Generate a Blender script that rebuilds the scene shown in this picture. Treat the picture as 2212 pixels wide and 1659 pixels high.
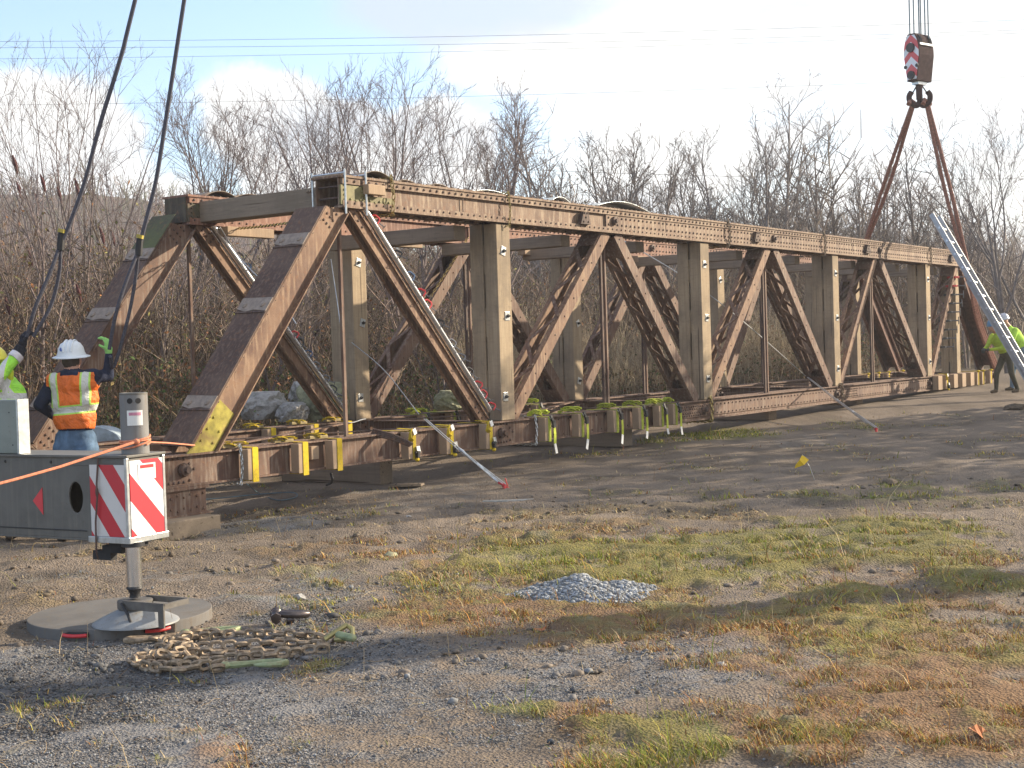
import bpy, bmesh, math, random
import numpy as np
from mathutils import Vector, Matrix, Quaternion
R = math.radians
SC = bpy.context.scene
for o in list(bpy.data.objects): bpy.data.objects.remove(o)
random.seed(7); rng = np.random.default_rng(11)

# ------------------------------------------------------------------ camera
FPX, PITCH, ROLL, CH = 3027.4, 0.025559, 0.031332, 1.45
def cam_axes():
    cp, sp, cr, sr = math.cos(PITCH), math.sin(PITCH), math.cos(ROLL), math.sin(ROLL)
    F = Vector((0, cp, -sp)); X = Vector((1, 0, 0)); Z = Vector((0, sp, cp))
    return X*cr - Z*sr, X*sr + Z*cr, F
RT, UP, FW = cam_axes()
cd = bpy.data.cameras.new("Camera"); cam = bpy.data.objects.new("Camera", cd)
SC.collection.objects.link(cam); SC.camera = cam
cd.sensor_width = 36; cd.lens = FPX/2212*36; cd.clip_end = 3000; cd.clip_start = 0.1
cam.matrix_world = Matrix(((RT.x, UP.x, -FW.x, 0), (RT.y, UP.y, -FW.y, 0), (RT.z, UP.z, -FW.z, CH), (0, 0, 0, 1)))
CP = Vector((0, 0, CH))

# ------------------------------------------------------------------ light
SUN_AZ = Vector((0.92, 0.38, 0)).normalized(); SUN_EL = R(22)
sd = SUN_AZ*math.cos(SUN_EL) + Vector((0, 0, math.sin(SUN_EL)))
sl = bpy.data.lights.new("Sun", 'SUN'); sl.energy = 5.0; sl.angle = R(0.6); sl.color = (1, 0.85, 0.64)
so = bpy.data.objects.new("Sun", sl); SC.collection.objects.link(so)
so.rotation_euler = sd.to_track_quat('Z', 'Y').to_euler()
SC.view_settings.view_transform = 'Standard'; SC.view_settings.look = 'None'
SC.view_settings.exposure = 1.0; SC.view_settings.gamma = 1
SC.render.resolution_x = 1024; SC.render.resolution_y = 768
W = bpy.data.worlds.new("World"); SC.world = W; W.use_nodes = True

class NT:
    """tiny node helper"""
    def __init__(s, tree): s.t = tree; s.n = tree.nodes; s.l = tree.links
    def new(s, typ, **kw):
        n = s.n.new(typ)
        for k, v in kw.items(): setattr(n, k, v)
        return n
    def put(s, sock, v):
        if isinstance(v, bpy.types.NodeSocket): s.l.new(v, sock)
        elif v is not None: sock.default_value = v
    def math(s, op, a, b=None, c=None, clamp=False):
        n = s.new('ShaderNodeMath', operation=op, use_clamp=clamp)
        s.put(n.inputs[0], a)
        if b is not None: s.put(n.inputs[1], b)
        if c is not None: s.put(n.inputs[2], c)
        return n.outputs[0]
    def mix(s, f, a, b, blend='MIX'):
        n = s.new('ShaderNodeMix', data_type='RGBA', blend_type=blend)
        def c4(v): return v if isinstance(v, bpy.types.NodeSocket) else (*v[:3], 1)
        s.put(n.inputs[0], f); s.put(n.inputs[6], c4(a)); s.put(n.inputs[7], c4(b))
        return n.outputs[2]
    def noise(s, vec, scale, detail=4, rough=.55, dist=0):
        n = s.new('ShaderNodeTexNoise'); s.put(n.inputs['Vector'], vec)
        n.inputs['Scale'].default_value = scale; n.inputs['Detail'].default_value = detail
        n.inputs['Roughness'].default_value = rough; n.inputs['Distortion'].default_value = dist
        return n.outputs[0]
    def ss(s, v, a, b):
        n = s.new('ShaderNodeMapRange', interpolation_type='SMOOTHSTEP'); s.put(n.inputs[0], v)
        n.inputs[1].default_value = a; n.inputs[2].default_value = b
        return n.outputs[0]
    def mapping(s, vec, scale=(1, 1, 1), rot=(0, 0, 0), loc=(0, 0, 0)):
        n = s.new('ShaderNodeMapping'); s.put(n.inputs[0], vec)
        n.inputs['Scale'].default_value = scale; n.inputs['Rotation'].default_value = rot; n.inputs['Location'].default_value = loc
        return n.outputs[0]

def vdir(x, y):
    """world direction through overview pixel (2212x1659 grid)"""
    return (FW + RT*((x-1106)/FPX) + UP*(-(y-829.5)/FPX)).normalized()
def azel(x, y):
    d = vdir(x, y); return math.atan2(d.x, d.y), math.asin(d.z)

def build_world():
    nt = NT(W.node_tree); bg = nt.n['Background']
    sky = nt.new('ShaderNodeTexSky', sky_type='NISHITA'); sky.sun_disc = False
    sky.sun_elevation = SUN_EL; sky.sun_rotation = math.atan2(sd.x, sd.y)
    sky.air_density = 1.0; sky.dust_density = 1.2; sky.ozone_density = 1.5
    geo = nt.new('ShaderNodeTexCoord').outputs['Generated']
    sep = nt.new('ShaderNodeSeparateXYZ'); nt.put(sep.inputs[0], geo)
    az = nt.math('ARCTAN2', sep.outputs[0], sep.outputs[1])
    el = nt.math('ARCSINE', sep.outputs[2])
    nz = nt.noise(geo, 9, 8, .6, .3); nz2 = nt.noise(nt.mapping(geo, (1, 1, 3)), 4, 6, .55)
    nc = nt.math('MULTIPLY', nt.math('SUBTRACT', nz, .5), 1.5)
    def blob(x, y, rx, ry, soft=.25, bottom=1.0):
        a, e = azel(x, y)
        u = nt.math('DIVIDE', nt.math('SUBTRACT', az, a), rx/FPX)
        v = nt.math('DIVIDE', nt.math('SUBTRACT', el, e), ry/FPX)
        d = nt.math('SQRT', nt.math('ADD', nt.math('MULTIPLY', u, u), nt.math('MULTIPLY', v, v)))
        d = nt.math('ADD', d, nc)
        return nt.ss(d, 1+soft, 1-soft)
    m = None
    for b in [(20, 330, 230, 180, .1), (130, 420, 190, 130, .2), (600, 260, 170, 130, .12), (760, 360, 260, 150, .12),
              (930, 330, 160, 130, .12), (1280, 130, 330, 80, .3), (330, 420, 110, 40, .5)]:
        v = blob(*b); m = v if m is None else nt.math('MAXIMUM', m, v)
    # general scattered cloud elsewhere and thick bright cloud towards the sun
    gen = nt.ss(nz2, .5, .64)
    out = nt.ss(nt.math('ABSOLUTE', nt.math('SUBTRACT', az, 0.0)), .40, .6)
    hi = nt.ss(el, .30, .42)
    m = nt.math('MAXIMUM', m, nt.math('MULTIPLY', gen, nt.math('MAXIMUM', out, hi)))
    a_r, _ = azel(1350, 100); a_l, _ = azel(1060, 100)
    right = nt.ss(nt.math('ADD', az, nt.math('MULTIPLY', nc, .10)), a_l, a_r)
    holes = nt.math('MULTIPLY', nt.ss(nt.noise(nt.mapping(geo, (1, 1, 2.6)), 7, 7, .6, .4), .50, .62), .42)
    m = nt.math('MAXIMUM', m, nt.math('MULTIPLY', right, nt.math('SUBTRACT', .97, holes)))
    grey = blob(1010, 10, 330, 80, .35)
    cloudc = nt.mix(nt.ss(nt.math('ADD', nt.math('MULTIPLY', nz2, .75), nt.math('MULTIPLY', nz, .3)), .40, .60), (5.9, 6.25, 6.8), (8.4, 8.4, 8.3))
    skyc = nt.mix(1, sky.outputs[0], (2.0, 2.0, 2.15), 'MULTIPLY')
    c = nt.mix(m, skyc, cloudc)
    c = nt.mix(nt.math('MULTIPLY', grey, .8), c, (5.0, 5.55, 6.6))
    nt.put(bg.inputs[0], c); bg.inputs[1].default_value = 0.075
build_world()

# ------------------------------------------------------------------ frames and picking
TH = 0.611109; L0 = Vector((-2.76264, 11.38504, 0)); PAN = 4.65551
ZB, ZT, ZTT, TW = 0.66387, 2.81319, 3.11543, 2.07945
DV = Vector((math.sin(TH), math.cos(TH), 0)); NV = Vector((-math.cos(TH), math.sin(TH), 0))
def B(L, N, Z=0): return L0 + DV*L + NV*N + Vector((0, 0, Z))
def pickN(x, y, N=0.0):
    d = vdir(x, y); t = (N - (CP-L0).dot(NV))/d.dot(NV); p = CP + d*t
    q = p-L0; return q.dot(DV), p.z
def pickL(x, y, L):
    d = vdir(x, y); t = (L - (CP-L0).dot(DV))/d.dot(DV); p = CP + d*t
    return (p-L0).dot(NV), p.z
def pickY(x, y, Y):
    d = vdir(x, y); return CP + d*(Y/d.y)
def sst(a, b, x):
    t = np.clip((x-a)/(b-a), 0, 1); return t*t*(3-2*t)
_G = rng.random((64, 64))
def vnoise(x, y):
    xi = np.floor(x).astype(int); yi = np.floor(y).astype(int); fx = x-xi; fy = y-yi
    fx = fx*fx*(3-2*fx); fy = fy*fy*(3-2*fy)
    g = lambda i, j: _G[(xi+i) % 64, (yi+j) % 64]
    return (g(0, 0)*(1-fx)+g(1, 0)*fx)*(1-fy) + (g(0, 1)*(1-fx)+g(1, 1)*fx)*fy
def fbm(x, y, s, o=4):
    v = 0; a = 1; t = 0
    for k in range(o):
        v = v + a*vnoise(x*s+17.3*k, y*s+5.1*k); t += a; a *= .5; s *= 2.03
    return v/t
def gz(x, y, bumps=True):
    x = np.asarray(x, float); y = np.asarray(y, float)
    qx, qy = x-L0.x, y-L0.y
    L = qx*DV.x+qy*DV.y; N = qx*NV.x+qy*NV.y
    z = .03 + .0165*np.clip(L, 0, 26)*sst(-14, -3, N)
    z = z - .16*np.exp(-(((L-.2)/1.1)**2 + ((N-1.4)/.9)**2))
    z = z + .75*sst(3.0, 6.0, N) + .5*sst(6, 11, N) + 1.6*sst(11, 60, N)
    if bumps:
        pd = np.exp(-(((x+2.08)/.62)**4+((y-7.43)/.62)**4)); z = z*(1-pd)+.004*pd
        z = z + (1-pd)*(.05*(fbm(x, y, .7, 3)-.5) + .035*(fbm(x, y, 3.1, 4)-.5))
        z = z + .10*sst(3, 5, N)*(fbm(x, y, 1.5, 3)-.5)*3
    return z
def g(x, y): return float(gz(x, y))
def pickG(x, y, flat=False):
    d = vdir(x, y); z = 0.0
    for _ in range(12):
        t = (z-CH)/d.z; p = CP+d*t; z = float(gz(p.x, p.y, not flat))
    return p

# ------------------------------------------------------------------ object helpers
COL = SC.collection
def link(o, parent=None):
    COL.objects.link(o)
    if parent: o.parent = parent
    return o
def tag(o, label=None, cat=None, group=None, kind=None):
    if label: o['label'] = label
    if cat: o['category'] = cat
    if group: o['group'] = group
    if kind: o['kind'] = kind
    return o
def thing(name, label, cat, loc=(0, 0, 0), rz=0, group=None):
    o = bpy.data.objects.new(name, None); o.location = loc; o.rotation_euler = (0, 0, rz); o.empty_display_size = .2
    link(o); return tag(o, label, cat, group)

def frame(axis, up=None):
    w = Vector(axis).normalized()
    up = Vector(up) if up is not None else (Vector((0, 0, 1)) if abs(w.z) < .95 else Vector((1, 0, 0)))
    u = (up - w*up.dot(w)).normalized(); v = w.cross(u)
    return w, u, v
class MB:
    def __init__(s): s.v = []; s.f = []; s.m = []; s.mi = 0
    def add(s, vs, fs):
        b = len(s.v); s.v += [tuple(p) for p in vs]; s.f += [tuple(i+b for i in f) for f in fs]; s.m += [s.mi]*len(fs); return s
    def box(s, lo, hi):
        (a, b, c), (d, e, f) = lo, hi
        vs = [(a, b, c), (d, b, c), (d, e, c), (a, e, c), (a, b, f), (d, b, f), (d, e, f), (a, e, f)]
        return s.add(vs, [(0, 3, 2, 1), (4, 5, 6, 7), (0, 1, 5, 4), (1, 2, 6, 5), (2, 3, 7, 6), (3, 0, 4, 7)])
    def bar(s, p0, p1, a, b, up=None, off=(0, 0), ta=1, tb=1):
        """bar from p0 to p1; a = size along 'up', b = size across"""
        p0, p1 = Vector(p0), Vector(p1); w, u, v = frame(p1-p0, up); o = u*off[0]+v*off[1]
        vs = []
        for p, k, j in ((p0, 1, 1), (p1, ta, tb)):
            for su, sv in ((-1, -1), (1, -1), (1, 1), (-1, 1)):
                vs.append(p + o + u*(su*a/2*k) + v*(sv*b/2*j))
        return s.add(vs, [(0, 1, 2, 3), (7, 6, 5, 4), (0, 4, 5, 1), (1, 5, 6, 2), (2, 6, 7, 3), (3, 7, 4, 0)])
    def tube(s, pts, r, n=6, caps=True):
        pts = [Vector(p) for p in pts]; rs = r if isinstance(r, (list, tuple)) else [r]*len(pts)
        vs = []; u = None
        for i, p in enumerate(pts):
            t = (pts[min(i+1, len(pts)-1)] - pts[max(i-1, 0)])
            if t.length < 1e-9: t = Vector((0, 0, 1))
            t.normalize()
            if u is None: _, u, _ = frame(t)
            u = (u - t*u.dot(t))
            if u.length < 1e-6: _, u, _ = frame(t)
            u.normalize(); v = t.cross(u)
            for k in range(n):
                a = 2*math.pi*k/n; vs.append(p + (u*math.cos(a)+v*math.sin(a))*rs[i])
        fs = []
        for i in range(len(pts)-1):
            for k in range(n):
                k2 = (k+1) % n; fs.append((i*n+k, i*n+k2, (i+1)*n+k2, (i+1)*n+k))
        if caps:
            fs.append(tuple(reversed(range(n)))); fs.append(tuple(range((len(pts)-1)*n, len(pts)*n)))
        return s.add(vs, fs)
    def cyl(s, p0, p1, r0, r1=None, n=16): return s.tube([p0, p1], [r0, r1 if r1 is not None else r0], n)
    def lathe(s, c, prof, n=24, axis=(0, 0, 1), ex=1.0):
        w, u, v = frame(axis, (1, 0, 0) if abs(Vector(axis).normalized().x) < .9 else (0, 0, 1)); c = Vector(c); vs = []
        for r, z in prof:
            for k in range(n):
                a = 2*math.pi*k/n; vs.append(c + u*(math.cos(a)*r*ex) + v*(math.sin(a)*r) + w*z)
        fs = []
        for i in range(len(prof)-1):
            for k in range(n):
                k2 = (k+1) % n; fs.append((i*n+k, i*n+k2, (i+1)*n+k2, (i+1)*n+k))
        fs.append(tuple(reversed(range(n)))); fs.append(tuple(range((len(prof)-1)*n, len(prof)*n)))
        return s.add(vs, fs)
    def poly(s, pts, d):
        """extrude polygon pts by vector d"""
        n = len(pts); d = Vector(d); vs = [Vector(p) for p in pts] + [Vector(p)+d for p in pts]
        return s.add(vs, [tuple(reversed(range(n))), tuple(range(n, 2*n))] + [(i, (i+1) % n, (i+1) % n+n, i+n) for i in range(n)])
    def ball(s, c, r, n=10, m=6):
        rx, ry, rz = r if isinstance(r, (tuple, list)) else (r, r, r); c = Vector(c); vs = []; fs = []
        for i in range(m+1):
            t = math.pi*i/m
            for k in range(n):
                a = 2*math.pi*k/n
                vs.append(c+Vector((rx*math.sin(t)*math.cos(a), ry*math.sin(t)*math.sin(a), rz*math.cos(t))))
        for i in range(m):
            for k in range(n):
                k2 = (k+1) % n; fs.append((i*n+k, (i+1)*n+k, (i+1)*n+k2, i*n+k2))
        return s.add(vs, fs)
    def rivet(s, p, nrm, r=.014, h=.012):
        w, u, v = frame(nrm); p = Vector(p); vs = []
        for rr, hh in ((r, 0), (r*.75, h*.8)):
            for k in range(6):
                a = math.pi*k/3; vs.append(p+(u*math.cos(a)+v*math.sin(a))*rr+w*hh)
        vs.append(p+w*h)
        return s.add(vs, [(k, (k+1) % 6, 6+(k+1) % 6, 6+k) for k in range(6)] + [(6+k, 6+(k+1) % 6, 12) for k in range(6)])
    def link(s, c, t, nrm, ln=.06, wd=.04, r=.008, n=10, k=5):
        """one chain link; t long axis, nrm plane normal"""
        t = Vector(t).normalized(); nn = Vector(nrm); nn = (nn - t*nn.dot(t)).normalized(); b = nn.cross(t); c = Vector(c)
        vs = []
        for i in range(n):
            a = 2*math.pi*i/n; ca, sa = math.cos(a), math.sin(a)
            cx = (ln-wd)/2*(1 if ca > 0 else -1) + (wd/2-r)*ca if abs(ca) > .1 else 0
            p = c + t*cx + b*((wd/2-r)*sa); rad = (t*ca + b*sa).normalized()
            for j in range(k):
                q = 2*math.pi*j/k; vs.append(p + (rad*math.cos(q)+nn*math.sin(q))*r)
        fs = []
        for i in range(n):
            i2 = (i+1) % n
            for j in range(k):
                j2 = (j+1) % k; fs.append((i*k+j, i*k+j2, i2*k+j2, i2*k+j))
        return s.add(vs, fs)
    def chain(s, pts, ln=.06, wd=.04, r=.008, n=8, k=4, twist=0.0):
        pts = [Vector(p) for p in pts]; seg = []; d = 0
        for a, b in zip(pts, pts[1:]): seg.append((d, a, b)); d += (b-a).length
        x = 0; i = 0; step = ln-2*r*.9
        while x < d:
            for (q, a, b) in seg:
                if q <= x: cur = (q, a, b)
            q, a, b = cur; t = (b-a).normalized(); p = a+t*(x-q)
            w, u, v = frame(t); ang = (math.pi/2 if i % 2 else 0) + twist*random.uniform(-1, 1)+.6
            s.link(p, t, u*math.cos(ang)+v*math.sin(ang), ln, wd, r, n, k)
            x += step; i += 1
        return s
    def build(s, name, mats, parent=None, smooth=False, bevel=0, loc=None):
        me = bpy.data.meshes.new(name); me.from_pydata(s.v, [], s.f); me.update()
        ms = mats if isinstance(mats, (list, tuple)) else [mats]
        for m in ms: me.materials.append(m)
        if len(ms) > 1: me.polygons.foreach_set('material_index', s.m)
        bm = bmesh.new(); bm.from_mesh(me); bmesh.ops.recalc_face_normals(bm, faces=bm.faces); bm.to_mesh(me); bm.free()
        if smooth:
            me.polygons.foreach_set('use_smooth', [True]*len(me.polygons))
            me.set_sharp_from_angle(angle=R(40))
        o = bpy.data.objects.new(name, me); link(o, parent)
        if loc is not None: o.location = loc
        if bevel:
            b = o.modifiers.new('bevel', 'BEVEL'); b.width = bevel; b.segments = 2; b.limit_method = 'ANGLE'; b.angle_limit = R(40)
        return o

def mesh_np(name, V, Q, mat, cols=None, parent=None, smooth=False):
    """fast mesh from numpy arrays; Q faces (n,3|4); cols per-vertex colour"""
    me = bpy.data.meshes.new(name); V = np.asarray(V, np.float32); Q = np.asarray(Q, np.int32)
    me.vertices.add(len(V)); me.vertices.foreach_set('co', V.ravel())
    k = Q.shape[1]; me.loops.add(Q.size); me.loops.foreach_set('vertex_index', Q.ravel())
    me.polygons.add(len(Q)); me.polygons.foreach_set('loop_start', np.arange(0, Q.size, k, dtype=np.int32))
    me.polygons.foreach_set('loop_total', np.full(len(Q), k, np.int32))
    me.update(calc_edges=True)
    if smooth: me.polygons.foreach_set('use_smooth', np.ones(len(Q), bool))
    if cols is not None:
        ca = me.color_attributes.new('tint', 'FLOAT_COLOR', 'POINT')
        c4 = np.ones((len(V), 4), np.float32); c4[:, :3] = cols; ca.data.foreach_set('color', c4.ravel())
    me.materials.append(mat); o = bpy.data.objects.new(name, me); link(o, parent); return o

def twig_arrays(P, Rr, n=3):
    """P (m,k,3) polylines, Rr (m,k) radii -> verts, quads"""
    m, k, _ = P.shape
    T = np.gradient(P, axis=1); T /= np.linalg.norm(T, axis=2, keepdims=True)+1e-9
    ref = np.where(np.abs(T[..., 2:3]) > .9, np.array([1., 0, 0]), np.array([0, 0, 1.]))
    U = np.cross(T, ref); U /= np.linalg.norm(U, axis=2, keepdims=True)+1e-9; Vv = np.cross(T, U)
    a = 2*np.pi*np.arange(n)/n
    V = P[:, :, None, :] + Rr[:, :, None, None]*(U[:, :, None, :]*np.cos(a)[None, None, :, None] + Vv[:, :, None, :]*np.sin(a)[None, None, :, None])
    idx = np.arange(m*k*n).reshape(m, k, n)
    q = np.stack([idx[:, :-1, :], np.roll(idx, -1, 2)[:, :-1, :], np.roll(idx, -1, 2)[:, 1:, :], idx[:, 1:, :]], -1).reshape(-1, 4)
    return V.reshape(-1, 3), q

# ------------------------------------------------------------------ materials
def mat(name):
    m = bpy.data.materials.new(name); m.use_nodes = True; nt = NT(m.node_tree); b = nt.n['Principled BSDF']
    return m, nt, b
def coord(nt, kind='Object'): return nt.new('ShaderNodeTexCoord').outputs[kind]
def bump(nt, b, h, strength=.4, dist=.01):
    n = nt.new('ShaderNodeBump'); n.inputs['Strength'].default_value = strength; n.inputs['Distance'].default_value = dist
    nt.put(n.inputs['Height'], h); nt.put(b.inputs['Normal'], n.outputs[0])
def plain(name, c, rough=.6, metal=0, var=.25, scale=12, bmp=.15, spec=.5, dirt=None):
    m, nt, b = mat(name); co = coord(nt)
    n = nt.noise(co, scale, 5, .6)
    d = tuple(x*(1-var) for x in c); e = tuple(min(1, x*(1+var)) for x in c)
    col = nt.mix(nt.ss(n, .3, .7), d, e)
    if dirt:
        n2 = nt.noise(co, scale*.35, 6, .7, .5); col = nt.mix(nt.math('MULTIPLY', nt.ss(n2, .5, .72), .8), col, dirt)
    nt.put(b.inputs['Base Color'], col); b.inputs['Roughness'].default_value = rough; b.inputs['Metallic'].default_value = metal
    b.inputs['Specular IOR Level'].default_value = spec
    if bmp: bump(nt, b, n, bmp, .01)
    return m
def rust(name, a=(.10, .055, .042), c=(.17, .105, .075), d=(.26, .20, .155), moss=0.0, pit=1.0):
    m, nt, b = mat(name); co = coord(nt)
    n1 = nt.noise(co, 2.2, 7, .62, .4); n2 = nt.noise(co, 22, 6, .65); n3 = nt.noise(nt.mapping(co, (9, 9, .9)), 3.5, 6, .6)
    n4 = nt.noise(co, 110, 3, .6)
    col = nt.mix(nt.ss(n1, .35, .65), a, c)
    col = nt.mix(nt.math('MULTIPLY', nt.ss(n3, .46, .68), .85), col, d)
    col = nt.mix(nt.math('MULTIPLY', nt.ss(n2, .52, .7), .55), col, (.21, .095, .045))
    col = nt.mix(nt.math('MULTIPLY', nt.ss(n4, .58, .75), .6*pit), col, (.05, .03, .025))
    if moss:
        n5 = nt.noise(co, 1.3, 5, .7); col = nt.mix(nt.math('MULTIPLY', nt.ss(n5, .52-.1*moss, .7), .8), col, (.10, .115, .035))
    nt.put(b.inputs['Base Color'], col); b.inputs['Roughness'].default_value = .72; b.inputs['Specular IOR Level'].default_value = .35
    h = nt.math('ADD', nt.math('MULTIPLY', n2, .7), nt.math('MULTIPLY', n4, .3)); bump(nt, b, h, .45, .008)
    return m
def timber(name, a, c, axis='z', crack=(.05, .035, .025), gcol=(.18, .145, .11)):
    m, nt, b = mat(name); co = coord(nt)
    sc = {'z': (1, 1, .045), 'x': (.045, 1, 1), 'y': (1, .045, 1)}[axis]
    mp = nt.mapping(co, sc); g1 = nt.noise(mp, 34, 5, .6, .3); g2 = nt.noise(mp, 110, 3, .6); n = nt.noise(co, 1.4, 6, .65)
    sc2 = {'z': (1, 1, .02), 'x': (.02, 1, 1), 'y': (1, .02, 1)}[axis]
    g3 = nt.noise(nt.mapping(co, sc2), 26, 2, .5)
    sw = nt.noise(nt.mapping(co, {'z': (.2, .2, 1), 'x': (1, .2, .2), 'y': (.2, 1, .2)}[axis]), 45, 3, .6)
    col = nt.mix(nt.ss(g1, .2, .8), a, c); col = nt.mix(nt.math('MULTIPLY', nt.ss(sw, .5, .75), .35), col, gcol)
    col = nt.mix(nt.math('MULTIPLY', nt.ss(n, .42, .66), .7), col, gcol)
    col = nt.mix(nt.math('MULTIPLY', nt.ss(g2, .55, .7), .35), col, tuple(x*.45 for x in a))
    col = nt.mix(nt.math('MULTIPLY', nt.ss(g3, .66, .70), .75), col, crack)
    nt.put(b.inputs['Base Color'], col); b.inputs['Roughness'].default_value = .85; b.inputs['Specular IOR Level'].default_value = .2
    bump(nt, b, nt.math('ADD', g1, nt.math('MULTIPLY', g3, -.6)), .2, .008)
    return m
def tinted(name, rough=.8, spec=.2, trans=0.0, mul=1.0, noise=0.0):
    m, nt, b = mat(name); a = nt.new('ShaderNodeAttribute'); a.attribute_name = 'tint'
    c = a.outputs[0]
    if noise:
        n = nt.noise(coord(nt), noise, 4, .6); c = nt.mix(nt.ss(n, .3, .7), c, (.5, .5, .5), 'MULTIPLY')
    nt.put(b.inputs['Base Color'], c); b.inputs['Roughness'].default_value = rough; b.inputs['Specular IOR Level'].default_value = spec
    return m
def paint(name, c, rough=.5, dirt=(.2, .17, .13), amt=.6, chips=None, spec=.4):
    '''worn machine paint: vertical grime runs, dust and small scratches'''
    m, nt, b = mat(name); co = coord(nt)
    st = nt.noise(nt.mapping(co, (14, 14, .7)), 2.2, 5, .65); bl = nt.noise(co, 3.5, 6, .65, .4); sc = nt.noise(nt.mapping(co, (3, 3, 30), (0, .5, 0)), 9, 4, .7); sp = nt.noise(co, 60, 3, .6)
    col = nt.mix(nt.ss(bl, .3, .7), tuple(x*.82 for x in c), tuple(x*1.14 for x in c))
    col = nt.mix(nt.math('MULTIPLY', nt.ss(st, .48, .72), amt), col, dirt)
    col = nt.mix(nt.math('MULTIPLY', nt.ss(bl, .55, .72), amt*.8), col, tuple(x*.75 for x in dirt))
    col = nt.mix(nt.math('MULTIPLY', nt.ss(sc, .66, .72), .5), col, chips or (.35, .33, .30)); col = nt.mix(nt.math('MULTIPLY', nt.ss(sp, .64, .72), .5), col, (.10, .06, .04))
    nt.put(b.inputs['Base Color'], col); nt.put(b.inputs['Roughness'], nt.math('ADD', rough-.1, nt.math('MULTIPLY', bl, .3))); b.inputs['Specular IOR Level'].default_value = spec
    bump(nt, b, bl, .12, .02); return m
def webbing(name, c):
    m, nt, b = mat(name); co = coord(nt); oi = nt.new('ShaderNodeObjectInfo').outputs['Random']; n = nt.noise(co, 22, 5, .65); w = nt.noise(nt.mapping(co, (200, 200, 20)), 3, 2, .5)
    col = nt.mix(oi, tuple(x*.62 for x in c), tuple(min(1, x*1.12) for x in c)); col = nt.mix(nt.math('MULTIPLY', nt.ss(n, .5, .75), .65), col, (.16, .13, .07)); col = nt.mix(nt.math('MULTIPLY', w, .25), col, (.1, .09, .03))
    nt.put(b.inputs['Base Color'], col); b.inputs['Roughness'].default_value = .85; b.inputs['Specular IOR Level'].default_value = .2; bump(nt, b, n, .3, .01); return m
M = {}
M['rust'] = rust('rust_steel'); M['rust_dark'] = rust('rust_dark', (.055, .036, .032), (.10, .068, .055), (.15, .10, .078))
M['rust_pale'] = rust('rust_pale', (.13, .078, .055), (.24, .165, .115), (.36, .28, .20))
M['rust_post'] = rust('rust_post', (.12, .066, .048), (.23, .14, .09), (.31, .21, .135), pit=1.0)
M['rust_moss_shade'] = rust('rust_moss_shade', (.05, .04, .03), (.085, .07, .05), (.11, .09, .06), moss=1)  # mossy rust, darkened to carry the shade on the far chord corner
M['olive'] = plain('olive_paint', (.17, .15, .065), .7, var=.35, scale=9, dirt=(.07, .05, .04))
M['lichen'] = plain('yellow_lichen', (.34, .29, .055), .85, var=.35, scale=10, dirt=(.20, .12, .06))
M['bare'] = plain('bare_plate', (.25, .20, .165), .8, var=.2, scale=20)
M['t_z'] = timber('post_timber', (.30, .225, .15), (.42, .335, .23), 'z')
M['t_y'] = timber('cross_timber', (.21, .165, .125), (.30, .24, .18), 'y')
M['t_x'] = timber('crib_timber', (.26, .19, .13), (.38, .29, .20), 'x')
M['wood'] = timber('block_wood', (.33, .235, .16), (.43, .32, .22), 'z', gcol=(.26, .2, .15))
M['chain'] = plain('chain_steel', (.27, .205, .14), .6, .3, var=.4, scale=40, dirt=(.12, .065, .035))
M['chain_gold'] = plain('chain_gold', (.38, .29, .12), .38, .75, var=.35, scale=40)
M['galv'] = plain('galvanised', (.55, .57, .58), .35, .8, var=.15, scale=20)
M['chrome'] = plain('chrome', (.80, .80, .82), .24, 1.0, var=.05, bmp=0)
M['dark'] = plain('dark_steel', (.03, .03, .033), .5, .3)
M['grey'] = paint('machine_grey', (.125, .12, .108), .5, (.19, .17, .14), .55)
M['box'] = paint('pale_grey_paint', (.22, .245, .22), .5, (.22, .22, .19), .5, (.5, .5, .46))
M['red'] = plain('red_paint', (.55, .035, .04), .4, var=.1)
M['redpale'] = plain('red_steel', (.13, .062, .045), .7, 0, var=.35, spec=.3)
M['rust_red'] = rust('rust_red', (.13, .062, .045), (.25, .125, .085), (.33, .21, .16))
M['white'] = plain('white_paint', (.74, .74, .72), .4, var=.05, dirt=(.5, .49, .46))
M['black'] = plain('black_rubber', (.015, .015, .017), .7)
M['rope_o'] = plain('orange_cord', (.62, .22, .12), .8, var=.2, scale=60)
M['yellow'] = webbing('yellow_web', (.66, .48, .03))
M['lime'] = webbing('lime_web', (.56, .64, .08))
M['sling'] = plain('black_sling', (.055, .055, .075), .8, var=.3, scale=60)
M['redsling'] = plain('red_sling', (.25, .115, .085), .85, var=.35, scale=30)
M['pad'] = paint('pad_plastic', (.15, .145, .14), .8, (.17, .14, .11), .7, (.30, .28, .25), .2)
M['cone'] = paint('cone_paint', (.24, .255, .27), .5, (.20, .17, .14), .6)
M['sheet'] = plain('sheet_metal', (.42, .47, .50), .35, .6, var=.15, dirt=(.30, .22, .15))
M['sheet_rust'] = plain('rusty_sheet', (.16, .13, .105), .6, .3, var=.3, dirt=(.2, .1, .06))
M['stone'] = plain('boulder', (.33, .32, .31), .9, var=.3, scale=5, bmp=.6, dirt=(.13, .14, .09))
M['stone_moss'] = plain('mossy_boulder', (.27, .27, .17), .9, var=.3, scale=5, bmp=.6, dirt=(.16, .17, .06))
M['leafred'] = plain('seed_red', (.085, .028, .028), .9, var=.3)
M['blue'] = plain('blue_steel', (.05, .10, .2), .5, .2)

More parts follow.
